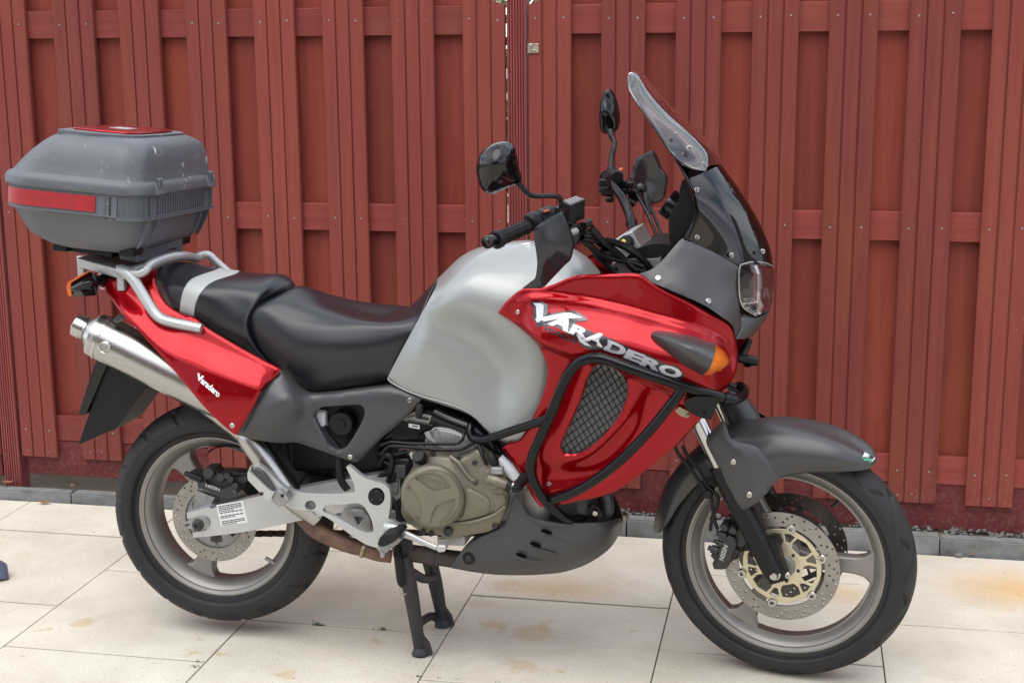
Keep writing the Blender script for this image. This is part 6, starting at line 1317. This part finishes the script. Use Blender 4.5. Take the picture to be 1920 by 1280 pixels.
lid_s = [(.175, -.208, .181, .2535, .10, .052), (.180, -.211, .185, .257, .10, .055), (.197, -.211, .185, .257, .10, .055), (.206, -.205, .180, .252, .098, .052), (.210, -.197, .171, .244, .095, .048), (.214, -.192, .169, .242, .095, .048), (.238, -.172, .168, .237, .09, .05), (.266, -.145, .165, .229, .085, .05), (.291, -.118, .160, .216, .08, .052), (.304, -.100, .150, .203, .075, .055), (.313, -.084, .134, .187, .07, .055), (.319, -.066, .114, .166, .06, .05), (.323, -.050, .09, .14, .05, .04)]
lid = shell('lid', lid_s, 'case_plastic', TC)
# raised lid panel edge and red insert
def pad(name, pts, z0, z1, m, parent, bev=.002): return plate2d(name, [smooth_outline(np.array(pts) * 1000, 12, 40) / 1000], (0, 0, 0), (1, 0, 0), (0, 1, 0), (0, 0, 1), z0, z1, m, parent, bev)
pad('lid_rib', [(-.082, -.165), (.0, -.185), (.09, -.172), (.125, -.13), (.132, 0), (.125, .13), (.09, .172), (.0, .185), (-.082, .165), (-.10, 0)], .312, .3225, 'case_plastic', lid, .003)
ins = pad('lid_insert', [(-.064, -.120), (.01, -.140), (.09, -.128), (.106, -.095), (.112, 0), (.106, .095), (.09, .128), (.01, .140), (-.064, .120), (-.075, 0)], .321, .3285, 'red_paint', lid, .003)
plate2d('maker_plate', [[(-.03, -.03), (.02, -.03), (.02, .03), (-.03, .03)]], (.02, 0, 0), (1, 0, 0), (0, 1, 0), (0, 0, 1), .3280, .3296, 'alloy', ins, 0)
# red reflector band wrapped round the tail
def band(name, x_max, z0, z1, off, m, parent, xmin=-9, ymax=9):
    o = [p for p in outline(-.205 - off, .176 + off, .249 + off, .10, .05, 24)]
    k = next(i for i in range(len(o)) if o[i][1] > .2 and o[i][0] < x_max); seq = o[k:] + o[:k]; seq = [p for p in seq if p[0] < x_max]
    seq = [(x_max, .249 + off)] + seq + [(x_max, -.249 - off)]
    V = []; Fs = []
    for x, y in seq: V += [(x, y, z0), (x, y, z1), (x * .985, y * .985, z1), (x * .985, y * .985, z0)]
    for i in range(len(seq) - 1):
        for j in range(4): Fs.append((4 * i + j, 4 * i + (j + 1) % 4, 4 * i + 4 + (j + 1) % 4, 4 * i + 4 + j))
    Fs += [(0, 1, 2, 3), tuple(4 * (len(seq) - 1) + j for j in (3, 2, 1, 0))]
    me = mesh(name, V, Fs); fix_normals(me); return link(name, me, m, parent, 40)
m_ = mat('reflector_red', (.33, .004, .012), rough=.14, coat=1, spec=.4, var=.2, vscale=30)
band('reflector', .070, .127, .168, .0035, 'reflector_red', body)
# ribbed grip zone on front corners and front face
rb = []; oo = outline(-.1935, .1765, .2495, .10, .05, 14); tot = []
oo2 = [p for p in oo if p[0] > .085]; fr_ = [p for p in outline(-.1935, .1765, .2495, .10, .05, 40) if p[0] > .09]
P_ = catmull(np.array(sorted(fr_, key=lambda p: p[1])), 2); Ls = np.r_[0, np.cumsum(np.linalg.norm(np.diff(P_, axis=0), axis=1))]
for s_ in np.arange(0, Ls[-1], .0065):
    i = min(len(P_) - 2, np.searchsorted(Ls, s_)); p = P_[i]
    if abs(abs(p[1]) - .165) < .018: continue
    rb.append(lathe_data([(.0016, 0), (.0016, .046)], (p[0], p[1], .1225), (0, 0, 1), 6))
rbo = join('grip_rib', rb, 'case_plastic', body); rbo['kind'] = 'stuff'
plate2d('corner_lip', [[p for p in outline(-.196, .183, .256, .10, .052) if p[0] > .085] + [(.085, .2), (.085, -.2)]], (0, 0, 0), (1, 0, 0), (0, 1, 0), (0, 0, 1), .112, .117, 'case_plastic', body, .001)
for y_ in (-.155, .160):
    h_ = hexa('hinge', [(.178, y_ - .022, .172), (.203, y_ - .022, .178), (.203, y_ + .022, .178), (.178, y_ + .022, .172), (.178, y_ - .022, .200), (.190, y_ - .018, .212), (.190, y_ + .018, .212), (.178, y_ + .022, .200)], 'case_plastic', lid, .003)
    box('hinge_arm', (.185, y_ - .010, .192), (.200, y_ - .004, .220), 'case_plastic', h_, .002); box('hinge_arm', (.185, y_ + .004, .192), (.200, y_ + .010, .220), 'case_plastic', h_, .002)
    for s_ in (-1, 1):
        f_ = plate2d('hinge_fin', [[(.150, .030), (.160, .045), (.178, .085), (.186, .112), (.186, .172), (.165, .172), (.15, .10)]], (0, y_ + s_ * .024, 0), (1, 0, 0), (0, 0, 1), (0, -1, 0), -.002, .002, 'case_plastic', body, .001)
for y_ in (-.15, .14): box('foot_slot', (.10, y_ - .03, .010), (.140, y_ + .03, .032), 'satin_black', body, .003)
box('foot', (-.09, -.17, .002), (-.05, -.13, .018), 'satin_black', body, .003)
